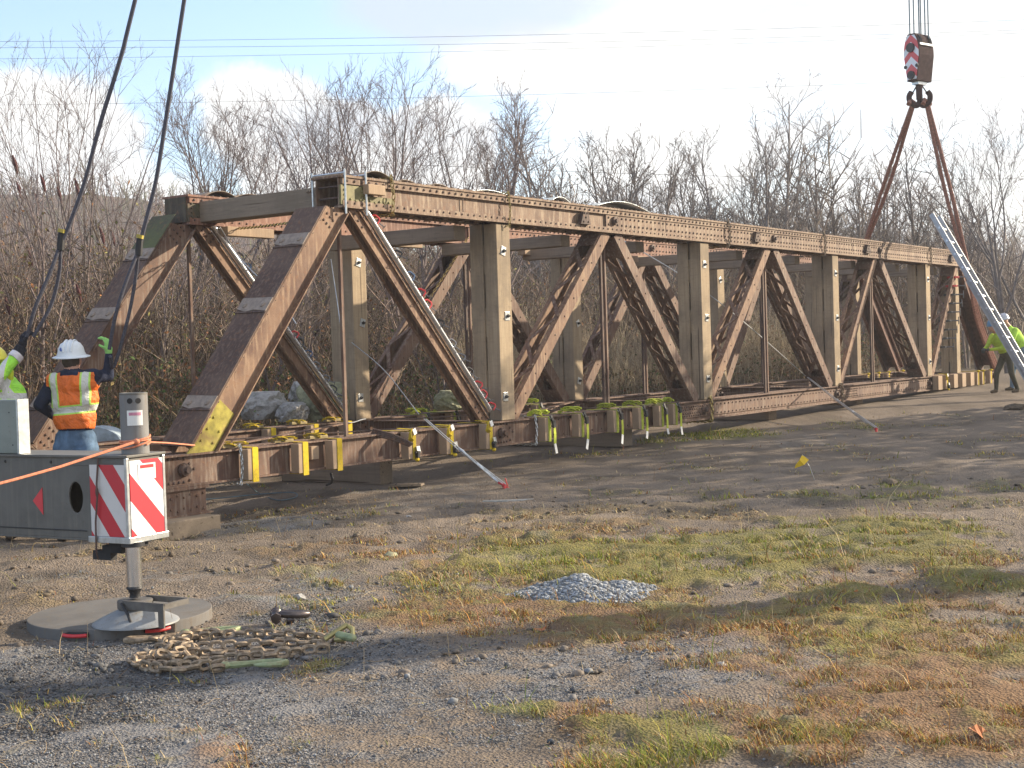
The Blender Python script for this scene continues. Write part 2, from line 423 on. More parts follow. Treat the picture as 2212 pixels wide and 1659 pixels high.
# ================================================================== SETTING: ground
PATCH = dict(
 gravel=[(300, 1560, 620, 170, 1.1), (150, 1440, 420, 90, 1.2), (560, 1400, 330, 60, .9), (900, 1480, 280, 110, .8), (1250, 1500, 260, 90, .8), (1550, 1470, 330, 75, 1.0),
         (1800, 1520, 150, 40, .7), (520, 1140, 190, 22, 1.2), (2120, 1350, 110, 20, .8), (2200, 1240, 60, 14, .8), (650, 1300, 260, 60, .55), (780, 1600, 330, 60, .6), (1000, 1290, 130, 24, .6), (300, 1250, 300, 40, .5), (1700, 1380, 120, 10, .4)],
 coarse=[(100, 1500, 380, 130, 1.0), (420, 1400, 200, 60, .8), (900, 1440, 300, 60, .6), (640, 1350, 200, 50, .7)],
 green=[(1950, 1400, 450, 80, .55), (2050, 1600, 300, 70, .6), (1300, 1290, 900, 120, .36), (1500, 1215, 620, 70, 1.0), (1150, 1200, 330, 50, .7), (1850, 1170, 420, 60, .9), (1700, 1290, 300, 40, .6), (1430, 1620, 210, 55, 1.0), (2080, 1250, 150, 40, .7),
        (1830, 1335, 180, 40, .6), (730, 1565, 90, 22, .5), (1160, 1545, 80, 22, .9), (1560, 938, 130, 12, .9), (1440, 950, 60, 10, .7), (1840, 920, 80, 12, .4), (745, 1470, 70, 26, .6), (1030, 1432, 50, 14, .6),
        (1950, 1060, 250, 30, .4), (2130, 1110, 60, 14, .5), (1500, 1060, 300, 30, .25), (1480, 1530, 60, 25, .5)],
 brown=[(1600, 1300, 1000, 150, .60), (1900, 1480, 600, 200, .72), (1300, 1180, 800, 60, .5), (1150, 1340, 420, 48, .9), (1650, 1360, 420, 60, .8), (2050, 1420, 300, 90, .9), (2100, 1560, 330, 130, 1.8), (1320, 1600, 150, 55, .9), (1250, 1555, 110, 30, .7), (2000, 1500, 160, 50, .7),
        (850, 1200, 150, 30, .7), (1000, 1230, 240, 34, .6), (520, 1600, 110, 45, .7), (1750, 1250, 300, 50, .4), (1180, 1400, 70, 30, .9), (700, 1470, 90, 30, .7), (2050, 1180, 260, 40, .5), (390, 1555, 50, 18, .4), (1900, 1640, 300, 50, .8), (1500, 1330, 300, 40, .6)],
 straw=[(1500, 1160, 900, 60, .45), (1600, 1400, 900, 160, .35), (500, 1230, 500, 60, .4), (1250, 1130, 500, 40, .7), (300, 1190, 480, 36, .6), (900, 1150, 250, 25, .6), (2000, 1130, 350, 40, .7), (980, 1255, 120, 20, .7), (60, 1300, 110, 30, .8), (1200, 1400, 60, 22, .9), (740, 1470, 80, 22, .8), (1550, 1230, 200, 50, .5), (560, 1260, 220, 26, .4)],
 pale=[(950, 1060, 260, 40, .6), (1750, 955, 150, 14, .5)])
PW = {}
for k, lst in PATCH.items():
    PW[k] = []
    for (x, y, rx, ry, s) in lst:
        c = pickG(x, y, True); a = pickG(x, y-ry, True); b = pickG(x, min(y+ry, 2200), True)
        PW[k].append((c.x, (a.y+b.y)/2, rx/FPX*c.y, abs(a.y-b.y)/2, s))
def mask(k, x, y):
    m = np.zeros_like(x)
    wx = (fbm(x+7, y+3, 1.6, 3)-.5)*.8; wy = (fbm(x+31, y+13, 1.6, 3)-.5)*1.1
    for cx, cy, ax, ay, s in PW[k]:
        d = ((x+wx-cx)/ax)**2+((y+wy-cy)/ay)**2
        m = np.maximum(m, s*np.clip(1.25-d, 0, 1))
    return np.clip(m, 0, 1.2)
def ground_cols(x, y):
    n1 = fbm(x+50, y, 2.3, 5); n2 = fbm(x, y+90, 9, 4); n3 = fbm(x+20, y+44, .9, 4)
    dirt = np.array([.215, .175, .14]); dirt2 = np.array([.145, .118, .094]); grav = np.array([.205, .20, .20]); coar = np.array([.135, .135, .14])
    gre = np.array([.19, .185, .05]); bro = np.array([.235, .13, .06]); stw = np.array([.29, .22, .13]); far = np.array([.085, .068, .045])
    def L(c, t, m): return c*(1-m[..., None]) + t*m[..., None]
    c = L(np.broadcast_to(dirt, x.shape+(3,)), dirt2, sst(.4, .62, n1))
    n4 = fbm(x+3, y+8, 28, 3); n5 = fbm(x+63, y+8, 5, 4)
    def am(k, thr): return sst(thr-.10, thr+.34, mask(k, x, y)*.72+(n1-.5)*1.0+(n2-.5)*.8+(n4-.5)*.5)
    G, Cc, gr, br, st = am('gravel', .30), am('coarse', .36), am('green', .33), am('brown', .33), am('straw', .42)
    c = L(c, grav, G); c = L(c, coar, Cc*.75); c = L(c, stw, st*.6); br = np.clip(br, 0, 1)*(1-.45*G*(n5 > .5)); c = L(c, bro, br*.65); c = L(c, gre, gr*.65)
    c = L(c, np.array([.24, .22, .20]), am('pale', .3)*.5)
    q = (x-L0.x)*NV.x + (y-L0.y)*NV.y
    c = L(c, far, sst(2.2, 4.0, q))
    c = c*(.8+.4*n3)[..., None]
    return c, dict(G=G, C=Cc, gr=gr, br=br, st=st)
def spaced(lo, hi, flo, fhi, step, grow=1.12):
    xs = list(np.arange(flo, fhi+step/2, step)); s = step
    while xs[-1] < hi: s *= grow; xs.append(xs[-1]+s)
    s = step; left = []
    x = flo
    while x > lo: s *= grow; x -= s; left.append(x)
    return np.array(left[::-1]+xs)
def build_ground():
    xs = spaced(-700, 700, -4.2, 6.0, .034); ys = spaced(-60, 1500, 4.4, 13.5, .034)
    X, Y = np.meshgrid(xs, ys, indexing='ij')
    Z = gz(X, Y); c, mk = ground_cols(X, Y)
    near = sst(18, 12, Y)*sst(9, 6, np.abs(X))*(1-.9*np.exp(-(((X+2.08)/.6)**4+((Y-7.43)/.6)**4)))
    Z = Z + near*(.036*(fbm(X, Y, 8, 4)-.5)*(1+1.1*mk['st']+.7*mk['br']-.45*mk['G']) + .03*(fbm(X+9, Y, 3.2, 3)-.5) + .016*mk['gr'] + .014*mk['br'])
    ridge = sst(3, 1, np.abs((Y-10.6)-.12*X))*near            # wheel ruts in the bare dirt
    Z = Z + .02*ridge*np.sin((Y-.14*X)*9+2*fbm(X, Y, .6, 2)*6)
    V = np.stack([X, Y, Z], -1).reshape(-1, 3)
    i = np.arange(X.size).reshape(X.shape)
    Q = np.stack([i[:-1, :-1], i[1:, :-1], i[1:, 1:], i[:-1, 1:]], -1).reshape(-1, 4)
    m, nt, b = mat('ground'); a = nt.new('ShaderNodeAttribute'); a.attribute_name = 'tint'; co = coord(nt)
    n1 = nt.noise(co, 38, 6, .7); n2 = nt.noise(co, 140, 3, .7); v = nt.new('ShaderNodeTexVoronoi'); nt.put(v.inputs['Vector'], co); v.inputs['Scale'].default_value = 75
    k = nt.math('ADD', .55, nt.math('MULTIPLY', n1, .9)); k = nt.math('MULTIPLY', k, nt.math('ADD', .6, nt.math('MULTIPLY', n2, .8)))
    cv = nt.new('ShaderNodeCombineColor'); [nt.put(cv.inputs[q], k) for q in range(3)]
    col = nt.mix(1, a.outputs[0], cv.outputs[0], 'MULTIPLY')
    nt.put(b.inputs['Base Color'], col); b.inputs['Roughness'].default_value = .95; b.inputs['Specular IOR Level'].default_value = .15
    h = nt.math('ADD', n1, nt.math('MULTIPLY', v.outputs[0], .8)); bump(nt, b, h, .9, .02)
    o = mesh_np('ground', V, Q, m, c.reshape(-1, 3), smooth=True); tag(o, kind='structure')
build_ground()

def build_hill():
    n = 160; xs = np.linspace(-140, 260, n); ys = np.linspace(0, 1, 24); X, T = np.meshgrid(xs, ys, indexing='ij')
    ridge = 15*sst(30, -60, X)+3.5 + 2.0*fbm(X, X*0, .02, 4) + 1.2*fbm(X, X*0, .15, 3)
    Y = 95+70*T + 8*fbm(X, T, .05, 2); Z = ridge*sst(0, 1, T)+.8 + 1.6*fbm(X, T*60, .22, 4)*T
    i = np.arange(X.size).reshape(X.shape); V = np.stack([X, Y, Z], -1).reshape(-1, 3)
    Q = np.stack([i[:-1, :-1], i[1:, :-1], i[1:, 1:], i[:-1, 1:]], -1).reshape(-1, 4)
    m, nt, b = mat('hill_soil'); co = coord(nt); n1 = nt.noise(co, .25, 8, .7); n2 = nt.noise(co, 2.5, 5, .7)
    col = nt.mix(nt.ss(n1, .4, .6), (.13, .092, .075), (.115, .09, .06)); col = nt.mix(nt.ss(n2, .45, .65), col, (.19, .14, .12))
    nt.put(b.inputs['Base Color'], col); b.inputs['Roughness'].default_value = 1; b.inputs['Specular IOR Level'].default_value = 0
    tag(mesh_np('hill', V, Q, m, smooth=True), kind='structure')
    return X, Y, Z
HX, HY, HZ = build_hill()

def rock_variant(nv, r=1.0, seed=0):
    """low poly pebble: jittered icosphere-ish point set"""
    t = (1+5**.5)/2
    v = np.array([(-1, t, 0), (1, t, 0), (-1, -t, 0), (1, -t, 0), (0, -1, t), (0, 1, t), (0, -1, -t), (0, 1, -t), (t, 0, -1), (t, 0, 1), (-t, 0, -1), (-t, 0, 1)], float)
    v /= np.linalg.norm(v[0]); rr = np.random.default_rng(seed); v *= (1+rr.uniform(-.28, .28, (12, 1)))
    f = np.array([(0, 11, 5), (0, 5, 1), (0, 1, 7), (0, 7, 10), (0, 10, 11), (1, 5, 9), (5, 11, 4), (11, 10, 2), (10, 7, 6), (7, 1, 8), (3, 9, 4), (3, 4, 2), (3, 2, 6), (3, 6, 8), (3, 8, 9), (4, 9, 5), (2, 4, 11), (6, 2, 10), (8, 6, 7), (9, 8, 1)])
    return v, f
def scatter_rocks(name, P, S, mat_, cols):
    n = len(P); Vs = []; Fs = []; Cs = []; off = 0
    K = 6
    for k in range(K):
        v, f = rock_variant(12, seed=k); sel = np.arange(k, n, K); m = len(sel)
        a = rng.random(m)*6.283; ca, sa = np.cos(a), np.sin(a); sq = rng.uniform(.45, .8, m); el = rng.uniform(.8, 1.4, m)
        x = v[None, :, 0]*el[:, None]; y = np.broadcast_to(v[None, :, 1], x.shape); z = v[None, :, 2]*sq[:, None]
        X = x*ca[:, None]-y*sa[:, None]; Y = x*sa[:, None]+y*ca[:, None]
        V = np.stack([X, Y, z], -1)*S[sel][:, None, None]+P[sel][:, None, :]
        Vs.append(V.reshape(-1, 3)); Fs.append((f[None]+np.arange(m)[:, None, None]*12+off).reshape(-1, 3)); Cs.append(np.repeat(cols[sel], 12, 0)); off += m*12
    return mesh_np(name, np.concatenate(Vs), np.concatenate(Fs), mat_, np.concatenate(Cs))
M['pebble'] = tinted('pebble', .8, .3, noise=60)
def rand_ground(n, ymax=14, ymin=4.5):
    # denser close to the camera
    y = ymin*(ymax/ymin)**rng.random(n); x = rng.uniform(-.50, .56, n)*y
    return x, y
def build_gravel():
    x, y = rand_ground(190000, 13); c, mk = ground_cols(x, y)
    p = .10+.9*np.clip(mk['G']+mk['C'], 0, 1); p *= (1-.8*np.clip(mk['gr']+mk['br'], 0, 1)); keep = rng.random(len(x)) < p; x, y = x[keep], y[keep]
    C = mk['C'][keep]; s = (.0024+.0040*rng.random(len(x))**2.5)*(1+.8*C*rng.random(len(x))**2); big = rng.random(len(x)) < .004; s[big] *= rng.uniform(2, 4, big.sum())
    b = rng.uniform(.08, .34, len(x))*(1-.25*C); w = rng.uniform(-.02, .03, len(x)); col = np.stack([b+w, b, b-w*.9+.005], -1)*(1-.2*C[:, None])
    P = np.stack([x, y, gz(x, y)+s*.25+.004], -1)
    tag(scatter_rocks('gravel', P, s, M['pebble'], col), 'loose grey gravel and pebbles scattered over the foreground', 'gravel', kind='stuff')
    # dirt clods
    x, y = rand_ground(30000, 13, 6); c, mk = ground_cols(x, y); keep = rng.random(len(x)) < .12+.6*mk['st']; x, y, c = x[keep], y[keep], c[keep]
    s = .005+.024*rng.random(len(x))**5
    tag(scatter_rocks('clods', np.stack([x, y, gz(x, y)+s*.2], -1), s, M['pebble'], c*rng.uniform(.6, 1.15, (len(x), 1))), 'small brown soil clods on the churned dirt', 'soil clods', kind='stuff')
build_gravel()

M['grass'] = tinted('grass', .8, .15)
def build_grass():
    x, y = rand_ground(960000, 22); c, mk = ground_cols(x, y)
    q = (x-L0.x)*NV.x+(y-L0.y)*NV.y
    tot = np.clip(mk['gr']+mk['br']*.9+mk['st']*.35, 0, 1); p = .04+.85*tot; p = np.where(q > 3, .3, p); p = p*sst(0, .3, p+.25*(fbm(x, y, 12, 2)-.5))
    keep = rng.random(len(x)) < p; x, y = x[keep], y[keep]; gr, br, st = (mk[k][keep] for k in ('gr', 'br', 'st')); q = q[keep]
    n = len(x); r = rng.random(n)
    h = (.010+.022*rng.random(n)**2)*(1+.5*gr)*(.55+1.5*np.clip(fbm(x+5, y+9, 6, 3)-.33, 0, 1)*1.6); tall = rng.random(n) < .012; h[tall] *= rng.uniform(2, 4.5, tall.sum()); h[q > 3] *= 3.5
    pal = np.array([(.23, .26, .04), (.38, .34, .06), (.15, .19, .04), (.42, .19, .05), (.26, .11, .06), (.48, .29, .08), (.46, .36, .20), (.36, .28, .17)])
    w = np.stack([gr*1.0+.10, gr*1.0+.14, gr*.6+.08, br*.55+.06, br*.6+.08, br*.7+.10, st+.40, st+.42], -1); w /= w.sum(1, keepdims=True); cw = np.cumsum(w, 1)
    k = (rng.random((n, 1)) > cw).sum(1).clip(0, 7); col = pal[k]*rng.uniform(.65, 1.3, (n, 1))
    a = rng.random(n)*6.283; ln = rng.uniform(.2, 1.6, n); wd = .0015+.0013*rng.random(n); wd = wd*np.clip(y/7, .8, 2.2)
    base = np.stack([x, y, gz(x, y)-.003], -1); side = np.stack([-np.sin(a), np.cos(a), 0*a], -1)*wd[:, None]; out = np.stack([np.cos(a), np.sin(a), 0*a], -1)
    mid = base+out*(ln*h*.35)[:, None]+np.array([0, 0, 1.])*(h*.62)[:, None]; tip = base+out*(ln*h)[:, None]+np.array([0, 0, 1.])*h[:, None]
    V = np.stack([base-side, base+side, mid+side*.8, mid-side*.8, tip+side*.15, tip-side*.15], 1).reshape(-1, 3)
    i = np.arange(n)[:, None]*6; Q = np.concatenate([i+np.array([[0, 1, 2, 3]]), i+np.array([[3, 2, 4, 5]])])
    o = mesh_np('grass', V, Q, M['grass'], np.repeat(col, 6, 0)); tag(o, 'short green, straw and rust brown grass and moss over the dirt', 'grass', kind='stuff')
    print('grass', n)
build_grass()

def build_weeds():
    """dead stalks and straws lying and standing in the foreground"""
    n = 15000; x, y = rand_ground(n, 14); m = mask('straw', x, y)+mask('green', x, y)*.4+mask('brown', x, y)*.4; k = rng.random(n) < .10+.5*m; x, y = x[k], y[k]; n = len(x)
    st = rng.random(n) < .12; L = np.where(st, rng.uniform(.05, .20, n), rng.uniform(.03, .16, n)); a = rng.random(n)*6.283
    T = np.linspace(0, 1, 5); P = np.zeros((n, 5, 3)); bend = rng.uniform(-.5, .5, n)
    for i, t in enumerate(T):
        ang = a+bend*t; hz = np.where(st, .25, 1.0)*L*t; P[:, i, 0] = x+np.cos(ang)*hz; P[:, i, 1] = y+np.sin(ang)*hz
        P[:, i, 2] = gz(P[:, i, 0], P[:, i, 1])+np.where(st, L*t*.95, .006+.02*np.sin(t*3.1)*rng.random(n))
    Rr = np.outer(np.full(n, .0013)*np.clip(y/7, .8, 1.6), np.linspace(1, .5, 5)); V, Q = twig_arrays(P, Rr)
    col = np.array([(.45, .36, .22), (.34, .25, .15), (.22, .15, .09)])[rng.integers(0, 3, n)]
    tag(mesh_np('dead_stalks', V, Q, M['grass'], np.repeat(col, 15, 0)), 'thin dead straw stalks strewn over the dirt', 'straw', kind='stuff')
build_weeds()

def build_mound():
    a = pickG(1275, 1300, True); l = pickG(1125, 1292, True); r = pickG(1430, 1288, True); w = (r.x-l.x)/2; cx, cy = a.x, a.y+.22
    mh = lambda x, y, d: .115*np.clip(1-d**1.3-.45*(fbm(x+2, y, 3.5, 3)-.5), 0, 1)**.9*(.55+.9*fbm(x, y, 6, 3))
    n = 70; X, Y = np.meshgrid(np.linspace(-1, 1, n), np.linspace(-1, 1, n), indexing='ij'); d = np.sqrt(X**2+Y**2)
    d2 = np.sqrt((X*1.0+.05)**2+Y**2); px = cx+X*w*1.15; py = cy+Y*.36
    z = gz(px, py)-.012+ mh(px, py, d2) + .018*(fbm(px, py, 26, 3)-.5)*np.clip(1.15-d2, 0, 1)-.03*np.clip(d2-.93, 0, 1)*6
    i = np.arange(n*n).reshape(n, n); V = np.stack([px, py, z], -1).reshape(-1, 3); Q = np.stack([i[:-1, :-1], i[1:, :-1], i[1:, 1:], i[:-1, 1:]], -1).reshape(-1, 4)
    o = mesh_np('gravel_mound', V, Q, plain('mound', (.37, .39, .42), .9, var=.3, scale=35, bmp=.5), smooth=True)
    tag(o, 'low heap of pale blue grey crushed stone in the green grass', 'stone heap')
    k = 5000; t = rng.random(k)*6.283; q = np.sqrt(rng.random(k))*(.95+.35*rng.random(k)**4); x = cx+np.cos(t)*q*w*1.1; y = cy+np.sin(t)*q*.36; d2 = np.sqrt(((x-cx)/w/1.15+.05)**2+((y-cy)/.36)**2)
    z = gz(x, y)-.012+mh(x, y, d2); s = .004+.013*rng.random(k)**4; b = rng.uniform(.16, .5, k)
    c = scatter_rocks('crushed_stone', np.stack([x, y, np.maximum(z, gz(x, y))+.003], -1), s, M['pebble'], np.stack([b*.95, b, b*1.06], -1)); c.parent = o; tag(c, kind='stuff')
build_mound()
def small_ground_things():
    def stone(nm, px, py, r, m, label, cat='stone', sq=.55, seed=1):
        p = pickG(px, py); v, f = rock_variant(12, seed=seed); bm = bmesh.new()
        vs = [bm.verts.new((a[0]*r*1.2, a[1]*r, a[2]*r*sq)) for a in v]; [bm.faces.new([vs[i] for i in q]) for q in f]
        bmesh.ops.subdivide_edges(bm, edges=bm.edges[:], cuts=2, use_grid_fill=True, smooth=.6)
        for q in bm.verts:
            w = q.co; k = 1+.25*(float(fbm(np.array(w.x*3/r+seed*5), np.array((w.y+w.z*1.7)*3/r), 1, 3))-.5); q.co *= k
        me = bpy.data.meshes.new(nm); bm.to_mesh(me); bm.free(); me.materials.append(m); me.polygons.foreach_set('use_smooth', [True]*len(me.polygons)); me.set_sharp_from_angle(angle=R(35))
        o = link(bpy.data.objects.new(nm, me)); o.location = (p.x, p.y, p.z+r*sq*.35); o.rotation_euler = (0, 0, seed); return tag(o, label, cat)
    S, MO = M['stone'], M['stone_moss']
    clod = plain('clod', (.13, .10, .07), .95, var=.4, scale=30, bmp=.6, dirt=(.06, .05, .035))
    stone('clod', 1920, 1045, .07, clod, 'dark lumpy soil clod on grass right of the yellow flag', 'soil clod', seed=2)
    stone('clod', 2190, 885, .16, clod, 'dark soil clod near the right edge below the workers', 'soil clod', seed=3)
    stone('stone', 880, 1120, .045, S, 'small pale stone on churned dirt left of the gravel mound', seed=5)
    stone('stone', 648, 1292, .035, S, 'small beige stone lying above the rusty shackle', seed=6)
    stone('stone', 845, 1203, .05, M['stone_moss'], 'brown stone in dirt above the dark grass patch', seed=7)
    stone('stone', 1555, 1440, .03, S, 'small round tan pebble in the bare gravel patch', 'pebble', seed=8)
    stone('stone', 400, 1300, .03, S, 'small stone just behind the round outrigger pad', seed=12)
    stone('clod', 710, 1262, .035, clod, 'black clod on dirt above and right of the shackle', 'soil clod', seed=9)
    # dark metal shackle / turnbuckle body lying on the gravel
    p = pickG(635, 1345); t = thing('shackle', 'worn dark steel shackle lying on gravel right of the outrigger pad', 'shackle', (p.x, p.y, p.z), R(8))
    m = plain('shackle_steel', (.10, .085, .085), .35, .8, var=.3, dirt=(.12, .07, .05)); b = MB()
    pts = [(-.09, -.02, .055), (-.03, -.035, .05), (.03, -.03, .045), (.065, 0, .04), (.03, .035, .04), (-.03, .04, .045), (-.09, .025, .05)]; b.tube(pts, [.017, .019, .02, .021, .02, .019, .017], 10)
    b.ball((-.092, -.022, .05), (.03, .02, .034)); b.ball((-.092, .028, .05), (.03, .02, .034)); b.build('bow', m, t, True)
    b = MB(); b.cyl((-.09, -.055, .04), (-.09, .06, .05), .019, n=10); b.cyl((-.09, -.075, .038), (-.09, -.05, .04), .03, n=6); b.build('pin', m, t, True)
    b = MB(); b.lathe((-.02, 0, .02), [(.034, -.02), (.042, 0), (.034, .02)], 14, (1, .1, 0)); b.build('collar', m, t, True)
    # leaves
    lm = plain('dry_leaf', (.42, .15, .05), .8, var=.3)
    for i, (x, y, lb) in enumerate([(2112, 1598, 'bright orange dry leaf on moss near the lower right corner'), (1812, 1330, 'curled brown dry leaf on the grass right of centre'), (1840, 1292, 'small orange leaf beyond the curled brown leaf'), (1168, 1362, 'pale curled leaf in reddish moss below the stone mound')]):
        p = pickG(x, y); b = MB(); n = 7; top = []; bot = []
        for k in range(n):
            u = k/(n-1); w = .03*math.sin(math.pi*min(1, u*.97+.02))*(1.25 if k % 2 else .8)
            top.append((u*.08-.04, w, .02+.02*math.sin(u*3+i))); bot.append((u*.08-.04, -w, .012+.022*math.cos(u*2.5+i)))
        vs = top+bot; b.add(vs, [(k, k+1, n+k+1, n+k) for k in range(n-1)]); o = b.build('leaf', lm); o.location = (p.x, p.y, p.z+.004); o.rotation_euler = (0.1, .2, i*1.3)
        md = o.modifiers.new('thick', 'SOLIDIFY'); md.thickness = .0012; tag(o, lb, 'leaf')
    # marker flag
    base = pickG(1762, 1037); q = pickY(1733, 982, base.y); t = thing('marker_flag', 'small yellow survey flag on a leaning wire in the dirt', 'flag', base)
    d = q-base; b = MB(); b.tube([(0, 0, -.03), d*.5+Vector((.01, 0, 0)), d], .0028, 6); b.build('wire', M['galv'], t)
    ppm = FPX/base.y; A = d; Bp = d+Vector((-14/ppm, .02, -22/ppm)); Cc = d+Vector((14/ppm, .0, -12/ppm)); D = d+Vector((-16/ppm, .03, -30/ppm)); E2 = d+Vector((2/ppm, -.03, -22/ppm))
    b = MB(); b.add([A, (A+Bp)/2+Vector((0, -.03, 0)), Bp, D, E2, Cc, (A+Cc)/2], [(0, 1, 4, 6), (1, 2, 3, 4), (6, 4, 5)]); o = b.build('flag_cloth', plain('flag_yellow', (.75, .48, .01), .6, var=.1), t); md = o.modifiers.new('thick', 'SOLIDIFY'); md.thickness = .001
    base = pickG(1100, 1065); b = MB(); b.tube([(0, 0, -.05), (.02, 0, .03), (.0, 0, .10)], .006, 6); b.cyl((-.03, 0, .03), (.03, .01, -.005), .014, n=8)
    o = b.build('ground_stake', M['red']); o.location = pickG(1092, 1055); tag(o, 'red topped ground anchor stake at the foot of the guy cable', 'stake')
    # flat plates / boards on the dirt
    b = MB(); b.poly([(-.17, -.05, .0), (-.05, -.10, .0), (.15, -.07, .0), (.18, .03, .0), (.02, .08, .0), (-.15, .04, .0)], (0, 0, .022)); o = b.build('flat_stone', M['t_y']); o.location = pickG(878, 1050)+Vector((0, 0, .004)); tag(o, 'flat weathered board scrap lying on dirt before the bridge', 'board')
    b = MB(); b.poly([(-.22, -.03, .0), (.0, -.05, .0), (.24, .0, .0), (.24, .03, .0), (-.2, .02, .0)], (0, 0, .015)); o = b.build('metal_strip', M['galv']); o.location = pickG(1095, 1084)+Vector((0, 0, .004)); tag(o, 'narrow grey metal strip lying on dirt below the guy cable end', 'metal strip')
small_ground_things()

# ================================================================== SETTING: thicket, rocks and trees
M['twig'] = tinted('twig', .85, .15); M['leaf'] = tinted('leaf', .7, .2)
def thicket(name, n, Lr, Nr, hr, sub, r0, pal, label, cat, spread=.5, leaves=0, lpal=None, lsize=.02, clump=.35, cdens=.25, xy=None, zf=None, seg=5, hfun=None, sub2=0):
    if xy is None:
        L = rng.uniform(*Lr, n*3); N = rng.uniform(*Nr, n*3); x = L0.x+DV.x*L+NV.x*N; y = L0.y+DV.y*L+NV.y*N
        k = rng.random(n*3) < np.clip((fbm(x, y, clump, 3)-.5)*4*(1-cdens)+.5, cdens, 1); x, y = x[k][:n], y[k][:n]
    else: x, y = xy
    m = len(x); z = gz(x, y) if zf is None else zf
    hf = .55+.9*fbm(x+9, y, .45, 3); H = rng.uniform(*hr, m)*hf*(hfun(x, y) if hfun else 1); a = rng.random(m)*6.283; le = rng.uniform(.05, spread, m)*H; cur = rng.uniform(-.6, .9, m); T = np.linspace(0, 1, seg)
    P = np.zeros((m, seg, 3))
    for i, t in enumerate(T):
        P[:, i, 0] = x+np.cos(a+cur*t)*le*t**1.4; P[:, i, 1] = y+np.sin(a+cur*t)*le*t**1.4; P[:, i, 2] = z+H*(t-.28*np.abs(cur)*t*t)
    P[:, 1:-1] += rng.normal(0, .025, (m, seg-2, 3))*H[:, None, None]
    rad = r0*(.6+.8*rng.random(m)); Rr = rad[:, None]*np.linspace(1, .35, seg)[None]
    Vs = []; Qs = []; Cs = []; off = 0
    V, Q = twig_arrays(P, Rr); pal = np.array(pal); ci = rng.integers(0, len(pal), m); col = pal[ci]*rng.uniform(.7, 1.25, (m, 1))
    Vs.append(V); Qs.append(Q); Cs.append(np.repeat(col, seg*3, 0)); off += len(V)
    # side twigs
    s = np.repeat(np.arange(m), sub); ns = len(s); u = rng.uniform(.2, .98, ns); fi = u*(seg-1); i0 = np.minimum(fi.astype(int), seg-2); f = (fi-i0)[:, None]
    S = P[s, i0]*(1-f)+P[s, i0+1]*f; d = rng.normal(0, 1, (ns, 3)); d[:, 2] = np.abs(d[:, 2])*.6+.5; d /= np.linalg.norm(d, axis=1, keepdims=True)
    ln = np.minimum(H[s]*rng.uniform(.10, .38, ns)*(1.1-u*.5), 1.35); P2 = np.zeros((ns, 4, 3))
    bend = rng.normal(0, .35, (ns, 3))
    for i, t in enumerate(np.linspace(0, 1, 4)): P2[:, i] = S+(d*t+bend*t*t*.5)*ln[:, None]
    R2 = (rad[s]*.45)[:, None]*np.linspace(1, .4, 4)[None]; V, Q = twig_arrays(P2, R2); Vs.append(V); Qs.append(Q+off); Cs.append(np.repeat(col[s]*rng.uniform(.8, 1.25, (ns, 1)), 12, 0)); off += len(V)
    if sub2:
        s3 = np.repeat(np.arange(ns), sub2); n3 = len(s3); t = rng.integers(1, 4, n3); d3 = rng.normal(0, 1, (n3, 3)); d3[:, 2] = np.abs(d3[:, 2])+.4; d3 /= np.linalg.norm(d3, axis=1, keepdims=True)
        S3 = P2[s3, t]; l3 = ln[s3]*rng.uniform(.3, .7, n3); P3 = np.stack([S3, S3+d3*(l3*.5)[:, None], S3+(d3*l3[:, None])+rng.normal(0, .04, (n3, 3))], 1); V, Q = twig_arrays(P3, (rad[s[s3]]*.3)[:, None]*np.array([[1, .8, .5]])); Vs.append(V); Qs.append(Q+off); Cs.append(np.repeat(col[s[s3]], 9, 0)); off += len(V)
    o = mesh_np(name, np.concatenate(Vs), np.concatenate(Qs), M['twig'], np.concatenate(Cs)); tag(o, label, cat, kind='stuff')
    if leaves:
        k = rng.integers(0, ns, leaves); t = rng.integers(1, 4, leaves); c = P2[k, t]; A = rng.normal(0, 1, (leaves, 3)); A /= np.linalg.norm(A, axis=1, keepdims=True); Bv = np.cross(A, rng.normal(0, 1, (leaves, 3))); Bv /= np.linalg.norm(Bv, axis=1, keepdims=True)
        sz = lsize*rng.uniform(.5, 1.4, (leaves, 1)); V = np.stack([c-A*sz, c+Bv*sz*.55, c+A*sz, c-Bv*sz*.55], 1).reshape(-1, 3); Q = np.arange(leaves*4).reshape(-1, 4)
        lp = np.array(lpal)[rng.integers(0, len(lpal), leaves)]*rng.uniform(.6, 1.4, (leaves, 1)); lo = mesh_np(name+'_leaves', V, Q, M['leaf'], np.repeat(lp, 4, 0)); lo.parent = o; tag(lo, kind='stuff')
    return o
BR = [(.20, .155, .12), (.15, .115, .09), (.29, .235, .18), (.115, .09, .072), (.24, .18, .15)]
DK = [(.35, .16, .06), (.17, .09, .05), (.26, .24, .07), (.10, .11, .035), (.12, .06, .04)]
def hprof(x, y):      # taller growth at the left end and at the far right
    L = (x-L0.x)*DV.x+(y-L0.y)*DV.y
    return .64+.46*sst(8, -4, L)+.50*sst(24, 34, L)
thicket('thicket', 6500, (-9, 52), (5.2, 11), (1.5, 3.6), 9, .011, BR, 'dense tangled leafless brush filling the bank behind the bridge', 'brush', .7, 60000, DK, .026, hfun=hprof)
thicket('far_thicket', 5200, (-14, 95), (11, 32), (2.6, 5.0), 10, .016, [(.19, .14, .11), (.15, .11, .085), (.24, .18, .14), (.18, .125, .11)], 'taller brown scrub growing further back behind the bridge', 'brush', .5, 24000, [(.22, .20, .08), (.28, .15, .07)], .05, clump=.2, hfun=hprof)
